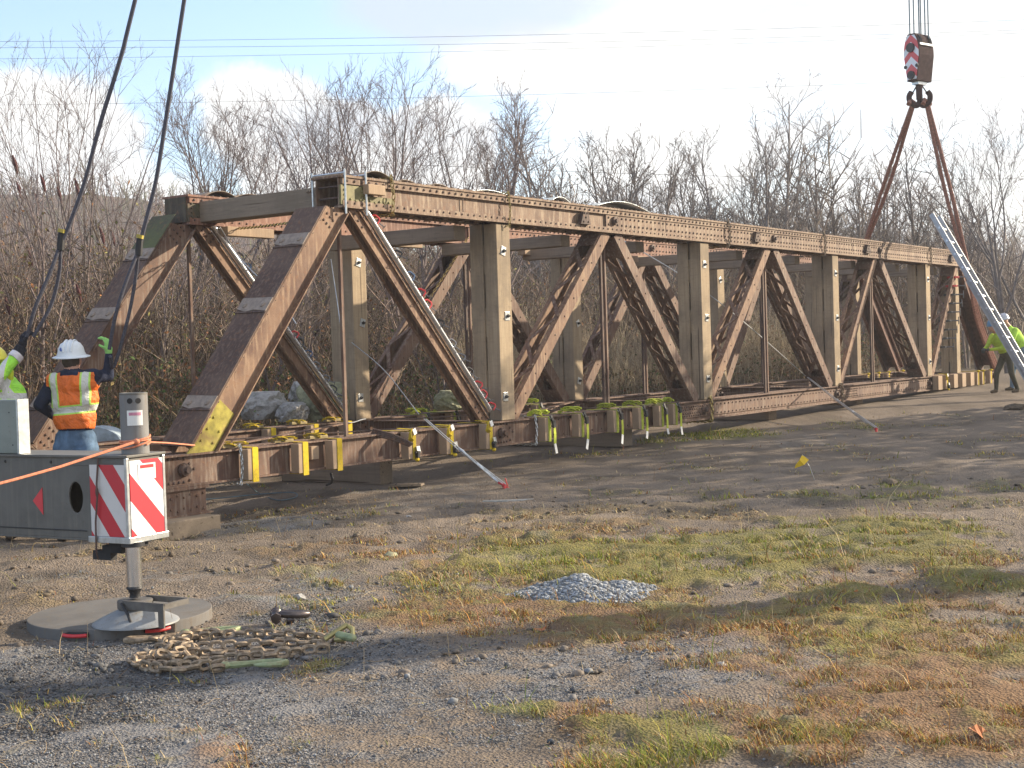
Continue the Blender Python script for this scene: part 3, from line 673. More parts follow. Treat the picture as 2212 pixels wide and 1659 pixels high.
thicket('undergrowth', 3800, (-6, 36), (3.2, 6.2), (.3, 1.0), 7, .006, [(.30, .23, .15), (.22, .16, .11), (.15, .11, .08)], 'low dry stalks and leafy ground cover along the bank foot', 'undergrowth', .9, 46000, [(.30, .13, .06), (.16, .09, .05), (.08, .13, .035), (.06, .10, .03), (.20, .15, .06)], .028, clump=.8)
thicket('tall_dead_grass', 2600, (10, 24), (3.4, 5.4), (.8, 1.5), 3, .005, [(.50, .42, .30), (.38, .31, .22), (.30, .24, .17)], 'pale dead grass stalks standing behind the bridge middle', 'dead grass', .35, clump=.5)
def far_wood():
    n = 330; Y = rng.uniform(38, 62, n); px = rng.uniform(1080, 2400, n); x = (px-1106)/FPX*Y; L = rng.random(n)
    thicket('far_wood', 0, None, None, (2.8, 5.4), 14, .045, [(.24, .20, .18), (.19, .155, .14), (.16, .13, .12), (.27, .23, .19)], 'far off mass of thin leafless trees behind the bridge on the right', 'wood', .16, xy=(x, Y), sub2=3)
def hill_wood():
    k = rng.integers(0, HX.size, 15000); X = HX.ravel()[k]+rng.normal(0, 1.2, 15000); Y = HY.ravel()[k]+rng.normal(0, 1.5, 15000); Z = HZ.ravel()[k]-.3
    s = X < 160; thicket('hillside_wood', 0, None, None, (1.6, 4.2), 6, .075, [(.20, .14, .12), (.15, .12, .08), (.17, .16, .08), (.24, .18, .15)], 'brown leafless wood covering the distant hillside', 'wood', .45, xy=(X[s], Y[s]), zf=Z[s])
hill_wood()
def rocks():
    def rock(px, py, Y, rx, rz, m, label, seed):
        p = pickY(px, py, Y); bm = bmesh.new(); bmesh.ops.create_icosphere(bm, subdivisions=4, radius=1)
        for v in bm.verts:
            c = v.co.copy(); n = float(fbm(np.array(c.x*1.4+seed*9+20), np.array(c.y*1.4+c.z*2.1+30), 1, 4)); k = .72+.6*n
            k *= 1+.22*(float(fbm(np.array(c.x*5+seed*3+20), np.array(c.y*5+c.z*6+30), 1, 3))-.5); v.co = Vector((c.x*k, c.y*k, max(-.6, min(.86, c.z*k))))
        me = bpy.data.meshes.new('boulder'); bm.to_mesh(me); bm.free(); me.materials.append(m); me.polygons.foreach_set('use_smooth', [True]*len(me.polygons)); me.set_sharp_from_angle(angle=R(25))
        o = link(bpy.data.objects.new('boulder', me)); o.scale = (rx, rx*.8, rz); o.location = (p.x, p.y, p.z); o.rotation_euler = (0, 0, seed); tag(o, label, 'boulder')
    rock(570, 880, 16.6, .34, .22, M['stone'], 'pale grey boulder on the bank behind the near end post', 1)
    rock(632, 893, 16.2, .22, .15, M['stone'], 'small grey boulder touching the right of the big pale boulder', 2)
    rock(705, 872, 16.6, .36, .30, M['stone_moss'], 'mossy olive boulder behind the slanting rail', 3)
    rock(655, 850, 17.4, .2, .18, M['stone'], 'dark angular rock above the mossy boulder', 4)
    rock(975, 868, 17.6, .26, .17, M['stone_moss'], 'rounded brown boulder in green weeds behind the bridge', 5)
    rock(420, 900, 16.2, .22, .16, M['stone_moss'], 'dark rock in leaf litter left of the pale boulder', 6)
rocks()
far_wood()

# ---- trees
def shade_trees():
    '''young spruces standing right of the picture; their shade falls on the dirt before the bridge'''
    m = tinted('needles', .8, .1)
    for i, (t, c, h) in enumerate([(18.5, -9.9, 5.2), (18, -11.4, 7.4), (18.6, -12.6, 6.7), (18.2, -13.8, 6.2), (18, -15.0, 5.8), (18.8, -16.2, 5.0)]):
        x, y = .924*t+.382*c, .382*t-.924*c; z = g(x, y); r = thing('spruce', ORDN[i]+' young spruce from the camera, in the row standing right of the picture', 'tree', (x, y, z), 0, 'spruces right of the picture')
        b = MB(); b.tube([(0, 0, -.1), (0, 0, h*.5), (0, 0, h)], [.09, .05, .01], 7); b.build('trunk', M['dark'], r)
        n = 1400; u = rng.random(n)**.7; zz = .25+(h-.3)*(1-u)*1.0; rad = 1.5*(u+.12)*rng.random(n)**.4; a = rng.random(n)*6.283; P = np.zeros((n, 3, 3)); P[:, 0] = np.stack([np.cos(a)*rad, np.sin(a)*rad, zz], -1)
        d = np.stack([np.cos(a+rng.normal(0, .6, n)), np.sin(a+rng.normal(0, .6, n)), rng.uniform(-.5, .1, n)], -1); P[:, 1] = P[:, 0]+d*.14; P[:, 2] = P[:, 0]+d*.28+[0, 0, .02]
        V, Q = twig_arrays(P, np.outer(np.ones(n), [.035, .03, .006])); mesh_np('crown', V, Q, m, np.repeat(np.array([(.035, .06, .025)])*rng.uniform(.6, 1.3, (n, 1)), 9, 0), r)
    x, y = 3.29+.924*9, 8.17+.382*9
    b = MB(); b.tube([(0, 0, -.3), (.05, 0, 4), (.0, .05, 9)], [.30, .27, .2], 12); b.bar((-.5, -1.0, 8.4), (.5, 1.0, 8.4), .12, .1, (0, 0, 1)); o = b.build('utility_pole', M['t_z'], None, True); o.location = (x, y, g(x, y)); tag(o, 'wooden utility pole standing right of the picture, casting the long ground shadow', 'pole')
ORDN = ['first', 'second', 'third', 'fourth', 'fifth', 'sixth']
M['bark'] = tinted('bark', .85, .2, noise=8)
def tree(px, top, Y, style, label, seed, group='bare trees behind the bridge', col=(.20, .155, .125), lean=0.0, dens=1.0):
    rnd = random.Random(seed); nr = np.random.default_rng(seed)
    t = pickY(px, top, Y); bz = g(t.x, t.y); H = t.z-bz; base = Vector((t.x, t.y, bz-.1))
    root = thing('bare_tree', label, 'tree', base, 0, group)
    seg = {0: [], 1: []}
    spread, up, kids, fork = dict(vase=(.50, .22, 7, .14), tall=(.55, .30, 15, 1.0), poplar=(.68, .25, 22, 1.0), sapling=(.45, .2, 8, .12))[style]
    def branch(p, d, ln, r, lev, part):
        n = 7 if lev < 2 else (5 if lev == 2 else 3); pts = [p.copy()]; rs = [r]; dd = d.copy(); st = ln/n
        for i in range(n):
            wob = .06 if lev == 0 else (.09 if lev == 1 else .12)
            dd = (dd + Vector((rnd.gauss(0, wob), rnd.gauss(0, wob), rnd.gauss(0, wob*.6)+ (.09 if lev == 1 else .035)))).normalized(); p = p+dd*st; pts.append(p.copy()); rs.append(r*(1-(.80 if lev else .88)*(i+1)/n))
        seg[part].append((pts, rs, 3 if lev > 1 else (7 if lev == 0 else 5)))
        if lev >= 4: return
        if lev == 0 and style in ('vase', 'sapling'):
            k = kids
        else: k = [kids, 8 if style in ('vase', 'sapling') else 5, 5 if style in ('vase', 'sapling') else 4, 4][lev]
        k = max(2, int(k*dens)) if lev else k
        for j in range(k):
            if lev == 0: u = fork+(1-fork)*(j+.5)/k*.9 if style in ('vase', 'sapling') else .25+.72*(j+rnd.random())/k
            else: u = .18+.80*(j+rnd.random())/k
            fi = min(u, .99)*n; i0 = int(fi); q = pts[i0].lerp(pts[i0+1], fi-i0); td = (pts[i0+1]-pts[i0]).normalized()
            az = rnd.random()*6.283; side = Vector((math.cos(az), math.sin(az), 0)); side = (side-td*side.dot(td)).normalized()
            sp = spread*rnd.uniform(.6, 1.3)*(1 if lev == 0 else 1.2)
            nd = (td*math.cos(sp)+side*math.sin(sp)).normalized(); nd.z += up*.35; nd.normalize()
            if lev == 0: l2 = (H*(.80 if style in ('vase', 'sapling') else .38)*(1.05-u*.60))*rnd.uniform(.8, 1.15)
            else: l2 = ln*rnd.uniform(.30, .62)*(1.3-.75*u)
            rr = rs[i0]*(.58 if lev == 0 else .50); rr = max(rr, (.0046 if lev > 1 else .0075)*Y/30)
            branch(q, nd, l2, rr, lev+1, 1)
    r0 = H*dict(vase=.014, sapling=.008, tall=.0145, poplar=.012)[style]
    branch(Vector((0, 0, 0)), Vector((lean, 0, 1)).normalized(), H*(.98 if style in ('tall', 'poplar') else .72), r0, 0, 0)
    # scale so that the top lands where it should
    zz = sorted(p.z for pp in seg.values() for s in pp for p in s[0]); zmax = zz[int(len(zz)*.975)]; k = H/zmax
    for part, nm in ((0, 'trunk'), (1, 'crown')):
        Vs = []; Qs = []; off = 0
        for ns in (3, 5, 7):
            by = {}
            for pts, rs, n in seg[part]:
                if n == ns: by.setdefault(len(pts), []).append((pts, rs))
            for ln_, lst in by.items():
                P = np.array([[tuple(p) for p in a] for a, _ in lst])*k; Rr = np.array([b for _, b in lst]); V, Q = twig_arrays(P, Rr, ns); Vs.append(V); Qs.append(Q+off); off += len(V)
        V = np.concatenate(Vs); c = np.array(col)*nr.uniform(.9, 1.1)
        mesh_np(nm, V, np.concatenate(Qs), M['bark'], np.broadcast_to(c, (len(V), 3)), root)
    return root
TREES = [ # px, top, Y, style, label, seed, lean, dens
 (55, 95, 17, 'sapling', 'slender bare sapling with red seed heads at the left edge', 21, .02, .9),
 (125, 75, 20, 'sapling', 'tall thin bare tree left of the left black sling', 22, .03, .9),
 (200, 300, 19, 'vase', 'low spreading bare shrub tree beneath the left black sling', 23, .05, .8),
 (20, 330, 18, 'sapling', 'short bare sapling cut by the left edge', 20, .0, .8),
 (400, 210, 26, 'vase', 'bare tree just right of the second black sling', 24, -.05, 1),
 (480, 140, 25, 'vase', 'tall bare tree above the far left bridge corner', 25, -.08, 1),
 (560, 230, 27, 'vase', 'smaller bare tree between two taller ones over the far chord', 26, .0, 1),
 (645, 115, 22, 'vase', 'large many branched bare tree left of the bridge near corner', 27, .06, 1.1),
 (745, 150, 24, 'vase', 'wide bare tree behind the near end of the top chord', 28, .1, 1.1),
 (835, 120, 23, 'vase', 'tall forked bare tree right of the bridge near corner', 29, .12, 1.1),
 (905, 200, 26, 'vase', 'bare tree with leaning limbs over the rusty top chord', 30, .05, 1),
 (975, 210, 26, 'vase', 'bushy bare tree left of the first timber post', 31, .05, 1),
 (1050, 165, 28, 'tall', 'slim upright bare tree above the first timber post', 32, .0, 1),
 (1110, 300, 30, 'tall', 'short bare tree between the slim tree and the poplars', 33, .0, 1),
 (1175, 195, 34, 'poplar', 'pale narrow poplar standing alone mid picture', 34, .0, .8),
 (1240, 245, 36, 'tall', 'bare tree at the left of the dense middle clump', 35, .0, 1),
 (1300, 280, 36, 'tall', 'thick bare tree in the dense middle clump', 36, .0, 1.1),
 (1350, 275, 35, 'tall', 'bare tree in the centre of the dense middle clump', 37, .0, 1.1),
 (1400, 290, 37, 'tall', 'bare tree right of centre in the dense middle clump', 38, .0, 1.1),
 (1460, 330, 36, 'tall', 'lower bare tree ending the dense middle clump', 39, .0, 1),
 (1560, 260, 38, 'tall', 'bare tree left of the tallest slender tree', 40, .0, 1),
 (1600, 290, 39, 'vase', 'bushy bare tree close left of the tallest slender tree', 41, .0, 1),
 (1680, 165, 38, 'poplar', 'tallest slender bare tree right of the middle', 42, .0, .95),
 (1735, 260, 40, 'tall', 'bare tree just right of the tallest slender tree', 43, .0, 1),
 (1800, 390, 42, 'tall', 'low bare tree left of the left red sling', 44, .0, 1),
 (1900, 330, 42, 'tall', 'bare tree behind the left red sling', 45, .0, 1),
 (1975, 270, 43, 'tall', 'thin bare tree seen between the two red slings', 46, .0, .9),
 (2045, 380, 42, 'vase', 'low bushy bare tree right of the red slings', 47, .0, 1),
 (2165, 225, 34, 'vase', 'dark spreading bare tree at the right edge', 48, -.03, 1.05),
 (560, 500, 19, 'vase', 'crooked bare tree in the brush between the two end posts', 60, .25, .8),
 (700, 590, 18.5, 'vase', 'dark leaning tree in the brush under the near top corner', 61, -.35, .7),
 (930, 620, 20, 'vase', 'low spreading bare tree seen through the first full truss panel', 62, .2, .8),
 (330, 400, 19, 'vase', 'arching bare shrub tree right of the second black sling', 63, .1, .8),
 (1215, 330, 31, 'tall', 'short bare tree right of the poplar', 64, 0, 1),
 (1510, 340, 35, 'tall', 'thin bare tree in the gap right of the dense clump', 65, 0, 1),
 (1640, 250, 36, 'tall', 'bare tree hard against the left of the tallest slender tree', 66, 0, 1),
 (1850, 340, 38, 'tall', 'bare tree crossing the left red sling', 67, 0, 1),
 (2105, 300, 37, 'tall', 'thin bare tree above the ladder', 68, 0, 1),
 (1325, 300, 33, 'tall', 'slim bare tree in front of the dense middle clump', 69, 0, 1),
 (1430, 300, 33, 'tall', 'slim bare tree at the right of the dense middle clump', 70, 0, 1),
 (2230, 250, 36, 'vase', 'bare tree cut by the right edge of the picture', 49, -.05, 1)]
def build_trees():
    for (px, top, Y, style, label, seed, lean, dens) in TREES:
        col = (.30, .26, .24) if style == 'poplar' else ((.235, .19, .185) if px < 1100 else (.225, .195, .185))
        r = tree(px, top, Y, style, label, seed, lean=lean, dens=dens, col=col)
        if px in (55, 125, 20):
            rr = random.Random(seed)
            for k in range(7):
                z = rr.uniform(.3, .8); H = 6.4*z; a = rr.random()*6.3; q = rr.uniform(.2, 1.0)
                c = Vector((math.cos(a)*q, math.sin(a)*q*.5, H*.62)); b = MB(); b.tube([c, c+Vector((.03, 0, -.10)), c+Vector((.05, 0, -.22))], [.010, .026, .010], 6)
                b.build('seed_head', M['leafred'], r)
build_trees()
shade_trees()

# ================================================================== THE BRIDGE
BRG = thing('truss_bridge', 'long rusty riveted steel truss bridge with bolted timber posts lying on low blocks', 'bridge', L0, R(90)-TH)
TK = .32                                   # thickness of a truss across
def b2(L, Z, N): return Vector((L, N, Z))
nodesB = [0.03, 1.0, 2.02, 3.03, 4.02, 4.93]      # bottom nodes, in panels
UX = [748, 1322, 1668, 1897, 2072]
nodesT = [pickN(x, y)[0] for x, y in zip(UX, (420, 470, 510, 530, 545))]
def LB(i): return nodesB[i]*PAN
CH_L0 = pickN(735, 440)[0]; CH_L1 = pickN(2086, 560)[0]
ZTc, ZBc = (ZT+ZTT)/2, ZB-.13
BOT = .395

def top_chord(Y0, near):
    b = MB(); l0, l1 = CH_L0, CH_L1; split = pickN(1308, 480)[0]
    for y in (Y0+.02, Y0+TK-.02): b.box((l0, y-.006, ZT+.02), (l1, y+.006, ZTT-.02))
    b.box((l0-.01, Y0-.035, ZTT-.02), (l1+.01, Y0+TK+.035, ZTT+.002))             # cover plate
    b.box((l0+.0, Y0-.03, ZT), (l1, Y0+.075, ZT+.02)); b.box((l0, Y0+TK-.075, ZT), (l1, Y0+TK+.03, ZT+.02))
    b.bar((l0+.02, Y0-.004, ZTT-.05), (l1-.02, Y0-.004, ZTT-.05), .06, .035, (0, 0, 1)); b.bar((l0+.02, Y0-.004, ZT+.045), (l1-.02, Y0-.004, ZT+.045), .05, .03, (0, 0, 1))   # angles
    b.box((split, Y0-.008, ZT+.07), (l1-.4, Y0+.014, ZTT-.082))                     # heavier side plate
    for k in range(1, 40):                                                           # lacing under the chord
        x = l0+k*.55; 
        if x > l1-.5: break
        b.bar((x, Y0+.03, ZT-.006), (x+.28, Y0+TK-.03, ZT-.006), .05, .008, (1, 0, 0)); b.bar((x+.28, Y0+.03, ZT-.016), (x+.55, Y0+TK-.03, ZT-.016), .05, .008, (1, 0, 0))
    o = b.build('top_chord', M['rust_pale'] if near else M['rust_red'], BRG)
    r = MB(); x = l0+.08
    while x < l1-.05:
        r.rivet((x, Y0-.022, ZTT-.05), (0, -1, 0), .015, .014); r.rivet((x, Y0-.02, ZT+.047), (0, -1, 0), .012, .01)
        r.rivet((x+.05, Y0-.02, ZTT+.002), (0, 0, 1), .014); x += .105
    x = split+.06
    while x < l1-.45:
        r.rivet((x, Y0-.008, ZT+.105), (0, -1, 0), .0155, .014); r.rivet((x, Y0-.008, ZTT-.115), (0, -1, 0), .0155, .014); x += .105
    for jx in (CH_L0+1.9, CH_L0+4.2, split, split+1.5, split+3.6, split+5.5, split+8): r.box((jx-.004, Y0-.011, ZT+.05), (jx+.004, Y0-.002, ZTT-.06))
    ro = r.build('rivets', M['rust_dark'], o); tag(ro, kind='stuff')
    # gussets, pins and brackets
    gm = MB(); gm.box((l0+.0, Y0-.014, ZT+.03), (l0+.34, Y0+.012, ZTT-.09)); gm.box((l0+.36, Y0-.012, ZT+.03), (l0+.78, Y0+.010, ZT+.13))
    for k in range(10): gm.rivet((l0+.06+.07*k, Y0-.014, ZT+.07+.015*(k % 2)), (0, -1, 0), .014)
    for k in range(4): gm.rivet((l0+.05, Y0-.014, ZT+.08+.045*k), (0, -1, 0), .014); gm.rivet((l0+.3, Y0-.014, ZT+.09+.04*k), (0, -1, 0), .014)
    gm.build('gusset_plate', M['olive'] if near else M['rust_moss_shade'], BRG)  # far gusset is in shade; the darker colour stands in for it
    if not near: ep = MB(); ep.box((l0-.012, Y0+.004, ZT+.022), (l0+.0, Y0+TK-.004, ZTT-.022)); ep.build('end_plate', M['rust_moss_shade'], BRG)
    e = MB(); e.box((l0+.02, Y0+.03, ZT+.09), (l0+.05, Y0+TK-.03, ZT+.105)); e.box((l0+.02, Y0+.03, ZT+.20), (l0+.05, Y0+TK-.03, ZT+.212)); e.box((l0+.35, Y0+.02, ZT+.02), (l0+.36, Y0+TK-.02, ZTT-.02))
    e.build('stay_plates', M['rust_dark'], BRG)
    for i, nt_ in enumerate(nodesT[1:]):
        p = MB(); p.lathe((nt_+.02, Y0-.008, ZTc), [(.052, 0), (.055, .02), (.05, .035), (.026, .04), (.024, .06)], 12, (0, -1, 0)); p.build('pin', M['rust_dark'], BRG)
        if i < 4:
            w = nt_ - (.62 if i else .70); q = MB(); q.poly([(w-.11, Y0-.012, ZT+.07), (w+.11, Y0-.012, ZT+.07), (w+.05, Y0-.012, ZTT-.09), (w-.05, Y0-.012, ZTT-.09)], (0, -.05, 0))
            for dx, dz in ((-.05, .1), (.05, .1), (0, .15), (-.03, .2), (.03, .2)): q.rivet((w+dx, Y0-.062, ZT+dz), (0, -1, 0), .014)
            q.build('bracket', M['rust_dark'], BRG)
def bottom_chord(Y0):
    l0, l1 = -.36, LB(5)+.25; b = MB()
    for y in (Y0+.05, Y0+TK-.05): b.box((l0, y-.007, BOT+.015), (l1, y+.007, ZB-.015))
    for ya, yb in ((Y0, Y0+.11), (Y0+TK-.11, Y0+TK)):
        b.box((l0, ya, ZB-.016), (l1, yb, ZB)); b.box((l0, ya, BOT), (l1, yb, BOT+.016))
    b.box((LB(2)-.75, Y0+.028, BOT+.05), (l1-.3, Y0+.04, ZB-.05))
    o = b.build('bottom_chord', M['rust'], BRG)
    r = MB(); x = LB(2)-.7
    while x < l1-.3:
        den = x < LB(2)+.1 or (LB(3)-.2 < x < LB(3)+.9)
        r.rivet((x, Y0+.028, BOT+.075), (0, -1, 0), .013, .013); r.rivet((x, Y0+.028, ZB-.075), (0, -1, 0), .013, .013)
        if not den: pass
        else: r.rivet((x+.03, Y0+.028, BOT+.11), (0, -1, 0), .012, .011); r.rivet((x+.03, Y0+.028, ZB-.11), (0, -1, 0), .012, .011)
        x += .065 if den else .12
    for i, c in enumerate((.02, LB(1)-.02)):
        for k in range(5):
            for s in (-1, 1):
                r.rivet((c+s*(.12+.05*(k % 3)), Y0+.043, ZBc+.09-.045*k), (0, -1, 0), .014, .013)
                r.rivet((c+s*.06*(k-2)*.9, Y0+.043, ZBc+s*.10), (0, -1, 0), .014, .013)
    x = LB(1)+.5
    while x < LB(2)-.8: r.rivet((x, Y0+.043, ZB-.05), (0, -1, 0), .012, .011); r.rivet((x+.1, Y0+.043, BOT+.05), (0, -1, 0), .012, .011); x += .21
    tag(r.build('rivets', M['rust_dark'], o), kind='stuff')
    for i in range(6):
        p = MB(); p.lathe((LB(i)-.02, Y0+.045, ZBc), [(.055, 0), (.06, .02), (.05, .045), (.03, .05), (.028, .08)], 12, (0, -1, 0)); p.build('pin', M['rust_dark'], BRG)
    s = MB(); s.box((-.30, Y0+.02, .17), (.34, Y0+.05, .385)); s.box((-.34, Y0, .155), (.40, Y0+TK, .17)); s.box((-.34, Y0-.005, .37), (.36, Y0+TK+.005, .393)); s.box((-.30, Y0+TK-.05, .17), (.34, Y0+TK-.02, .385))
    for k in range(9): s.rivet((-.25+.07*k, Y0+.02, .33-.02*(k % 2)), (0, -1, 0), .013); s.rivet((-.25+.07*k, Y0+.02, .20+.02*(k % 2)), (0, -1, 0), .013)
    s.build('bearing_shoe', M['rust'], BRG)
M['rust_cover'] = rust('rust_cover', (.068, .038, .029), (.11, .068, .05), (.155, .10, .072))
def clipz(o):
    '''cut a member off flush with the chords'''
    bm = bmesh.new(); bm.from_mesh(o.data)
    for z, s in ((ZB+.001, -1), (ZT-.001, 1)):
        r = bmesh.ops.bisect_plane(bm, geom=bm.verts[:]+bm.edges[:]+bm.faces[:], plane_co=(0, 0, z), plane_no=(0, 0, s), clear_outer=True)
        ed = [e for e in r['geom_cut'] if isinstance(e, bmesh.types.BMEdge)]
        if ed: bmesh.ops.holes_fill(bm, edges=ed)
    bm.to_mesh(o.data); bm.free(); return o
def solid_member(nm, p0, p1, w, Y0, m, cover=False, fl=.05, TK=.32):
    """box member of two channels; p = (L, Z)"""
    a, c = Vector((p0[0], 0, p0[1])), Vector((p1[0], 0, p1[1])); d = (c-a).normalized(); up = Vector((-d.z, 0, d.x)); up = up if up.z > 0 else -up
    b = MB(); O = lambda v, y: v+Vector((0, y, 0))
    for y, s in ((Y0+.035, -1), (Y0+TK-.035, 1)):
        b.bar(O(a, y), O(c, y), w-.02, .012, up)
        for k in (-1, 1): b.bar(O(a, y+s*fl*.35)+up*k*(w/2-.006), O(c, y+s*fl*.35)+up*k*(w/2-.006), .012, fl*1.25, up)
    o = clipz(b.build(nm, m, BRG)); L = (c-a).length
    if cover: b = MB(); b.bar(O(a, Y0+TK/2)+up*(w/2+.012), O(c, Y0+TK/2)+up*(w/2+.012), .014, TK+.05, up); clipz(b.build('cover_plate', M['rust_cover'] if m is not M['redpale'] else m, o))
    n = int(L/.16); r = MB()
    for k in range(1, n): r.rivet(O(a+d*(k*.16)+up*(w/2-.0), Y0-.013)+Vector((0, 0, 0))-up*.018, (0, -1, 0), .010, .008)
    for k in range(1, 4):
        for s in (-1, 0, 1): r.rivet(O(a+d*(.08*k)+up*s*.05, Y0+.029), (0, -1, 0), .014); r.rivet(O(c-d*(.08*k)+up*s*.05, Y0+.029), (0, -1, 0), .014)
    tag(clipz(r.build('rivets', M['rust_dark'], o)), kind='stuff'); return o, a, c, d, up
def laced_member(nm, p0, p1, w, Y0, m, pitch=.36):
    a, c = Vector((p0[0], 0, p0[1])), Vector((p1[0], 0, p1[1])); d = (c-a).normalized(); up = Vector((-d.z, 0, d.x)); up = up if up.z > 0 else -up
    b = MB(); O = lambda v, y: v+Vector((0, y, 0)); L = (c-a).length
    for y, s in ((Y0+.02, 1), (Y0+TK-.02, -1)):
        b.bar(O(a, y), O(c, y), w-.012, .012, up)
        for k in (-1, 1): b.bar(O(a, y+s*.03)+up*k*(w/2-.005), O(c, y+s*.03)+up*k*(w/2-.005), .01, .05, up)
    o = clipz(b.build(nm, m, BRG))
    l = MB(); n = max(2, int((L-.7)/pitch))
    for k in (-1, 1):
        h = up*k*(w/2+.004)
        for e0, e1 in ((0.05, .32), (L-.32, L-.05)): l.bar(O(a+d*e0, Y0+TK/2)+h, O(a+d*e1, Y0+TK/2)+h, .008, TK-.06, up)
        for i in range(n):
            s0 = .34+i*(L-.68)/n; s1 = .34+(i+1)*(L-.68)/n; ya, yb = (Y0+.035, Y0+TK-.035) if i % 2 else (Y0+TK-.035, Y0+.035)
            l.bar(O(a+d*s0, ya)+h*(1+.02*(i % 2)), O(a+d*s1, yb)+h*(1+.02*(i % 2)), .008, .046, up)
            l.rivet(O(a+d*s0, ya)+h*1.1, up*k, .014)
    x = .1
    while x < L-.05: l.rivet(O(a+d*x, Y0+.014), (0, -1, 0), .012, .01); x += .30
    clipz(l.build('lacing', M['rust'], o)); return o
def post(lx, Y0, wl, yoff, ytot, plates, label=None, gap=.025, z0=ZB+.004, z1=ZT-.006, split=True):
    """pair of bolted timbers"""
    root = BRG; ws = ytot/2-gap/2
    for k in range(2):
        b = MB(); y = Y0+yoff+k*(ws+gap); jz = random.uniform(-.01, .0); b.box((lx-wl/2, y, z0), (lx+wl/2+random.uniform(-.01, .01), y+ws, z1+jz)); o = b.build('timber_post', M['t_z'], root, bevel=.008)
        if k == 0:
            for (fx, fz) in plates:
                p = MB(); z = z0+(z1-z0)*fz; x = lx-wl/2+wl*fx; rot = R(random.choice([0, 25, -15])); ca, sa = math.cos(rot), math.sin(rot)
                p.poly([(x+ca*u-sa*v, y-.008, z+sa*u+ca*v) for u, v in ((-.042, -.048), (.042, -.048), (.042, .048), (-.042, .048))], (0, .007, 0)); p.build('washer_plate', M['galv'], o, bevel=.002)
                q = MB(); q.cyl((x, y-.008, z), (x, y-.024, z), .02, n=6); q.cyl((x, y-.02, z), (x, y-.045, z), .009, n=8); q.build('bolt', M['dark'], o)
    for z in [z0+(z1-z0)*f for f in (.18, .5, .82)]:
        b = MB(); b.box((lx-wl/2+.02, Y0+yoff+ws-.01, z-.16), (lx+wl/2-.02, Y0+yoff+ws+gap+.01, z+.16)); b.build('spacer_block', M['t_z'], root)
def rods(lx, Y0, pair=True):
    for s in ((-1, 1) if pair else (0,)):
        b = MB(); b.bar((lx+s*.045, Y0+TK/2, ZB-.05), (lx+s*.045, Y0+TK/2, ZT+.05), .032, .032, (1, 0, 0)); b.build('hanger_rod', M['rust_dark'] if s < 0 else M['rust'], BRG)

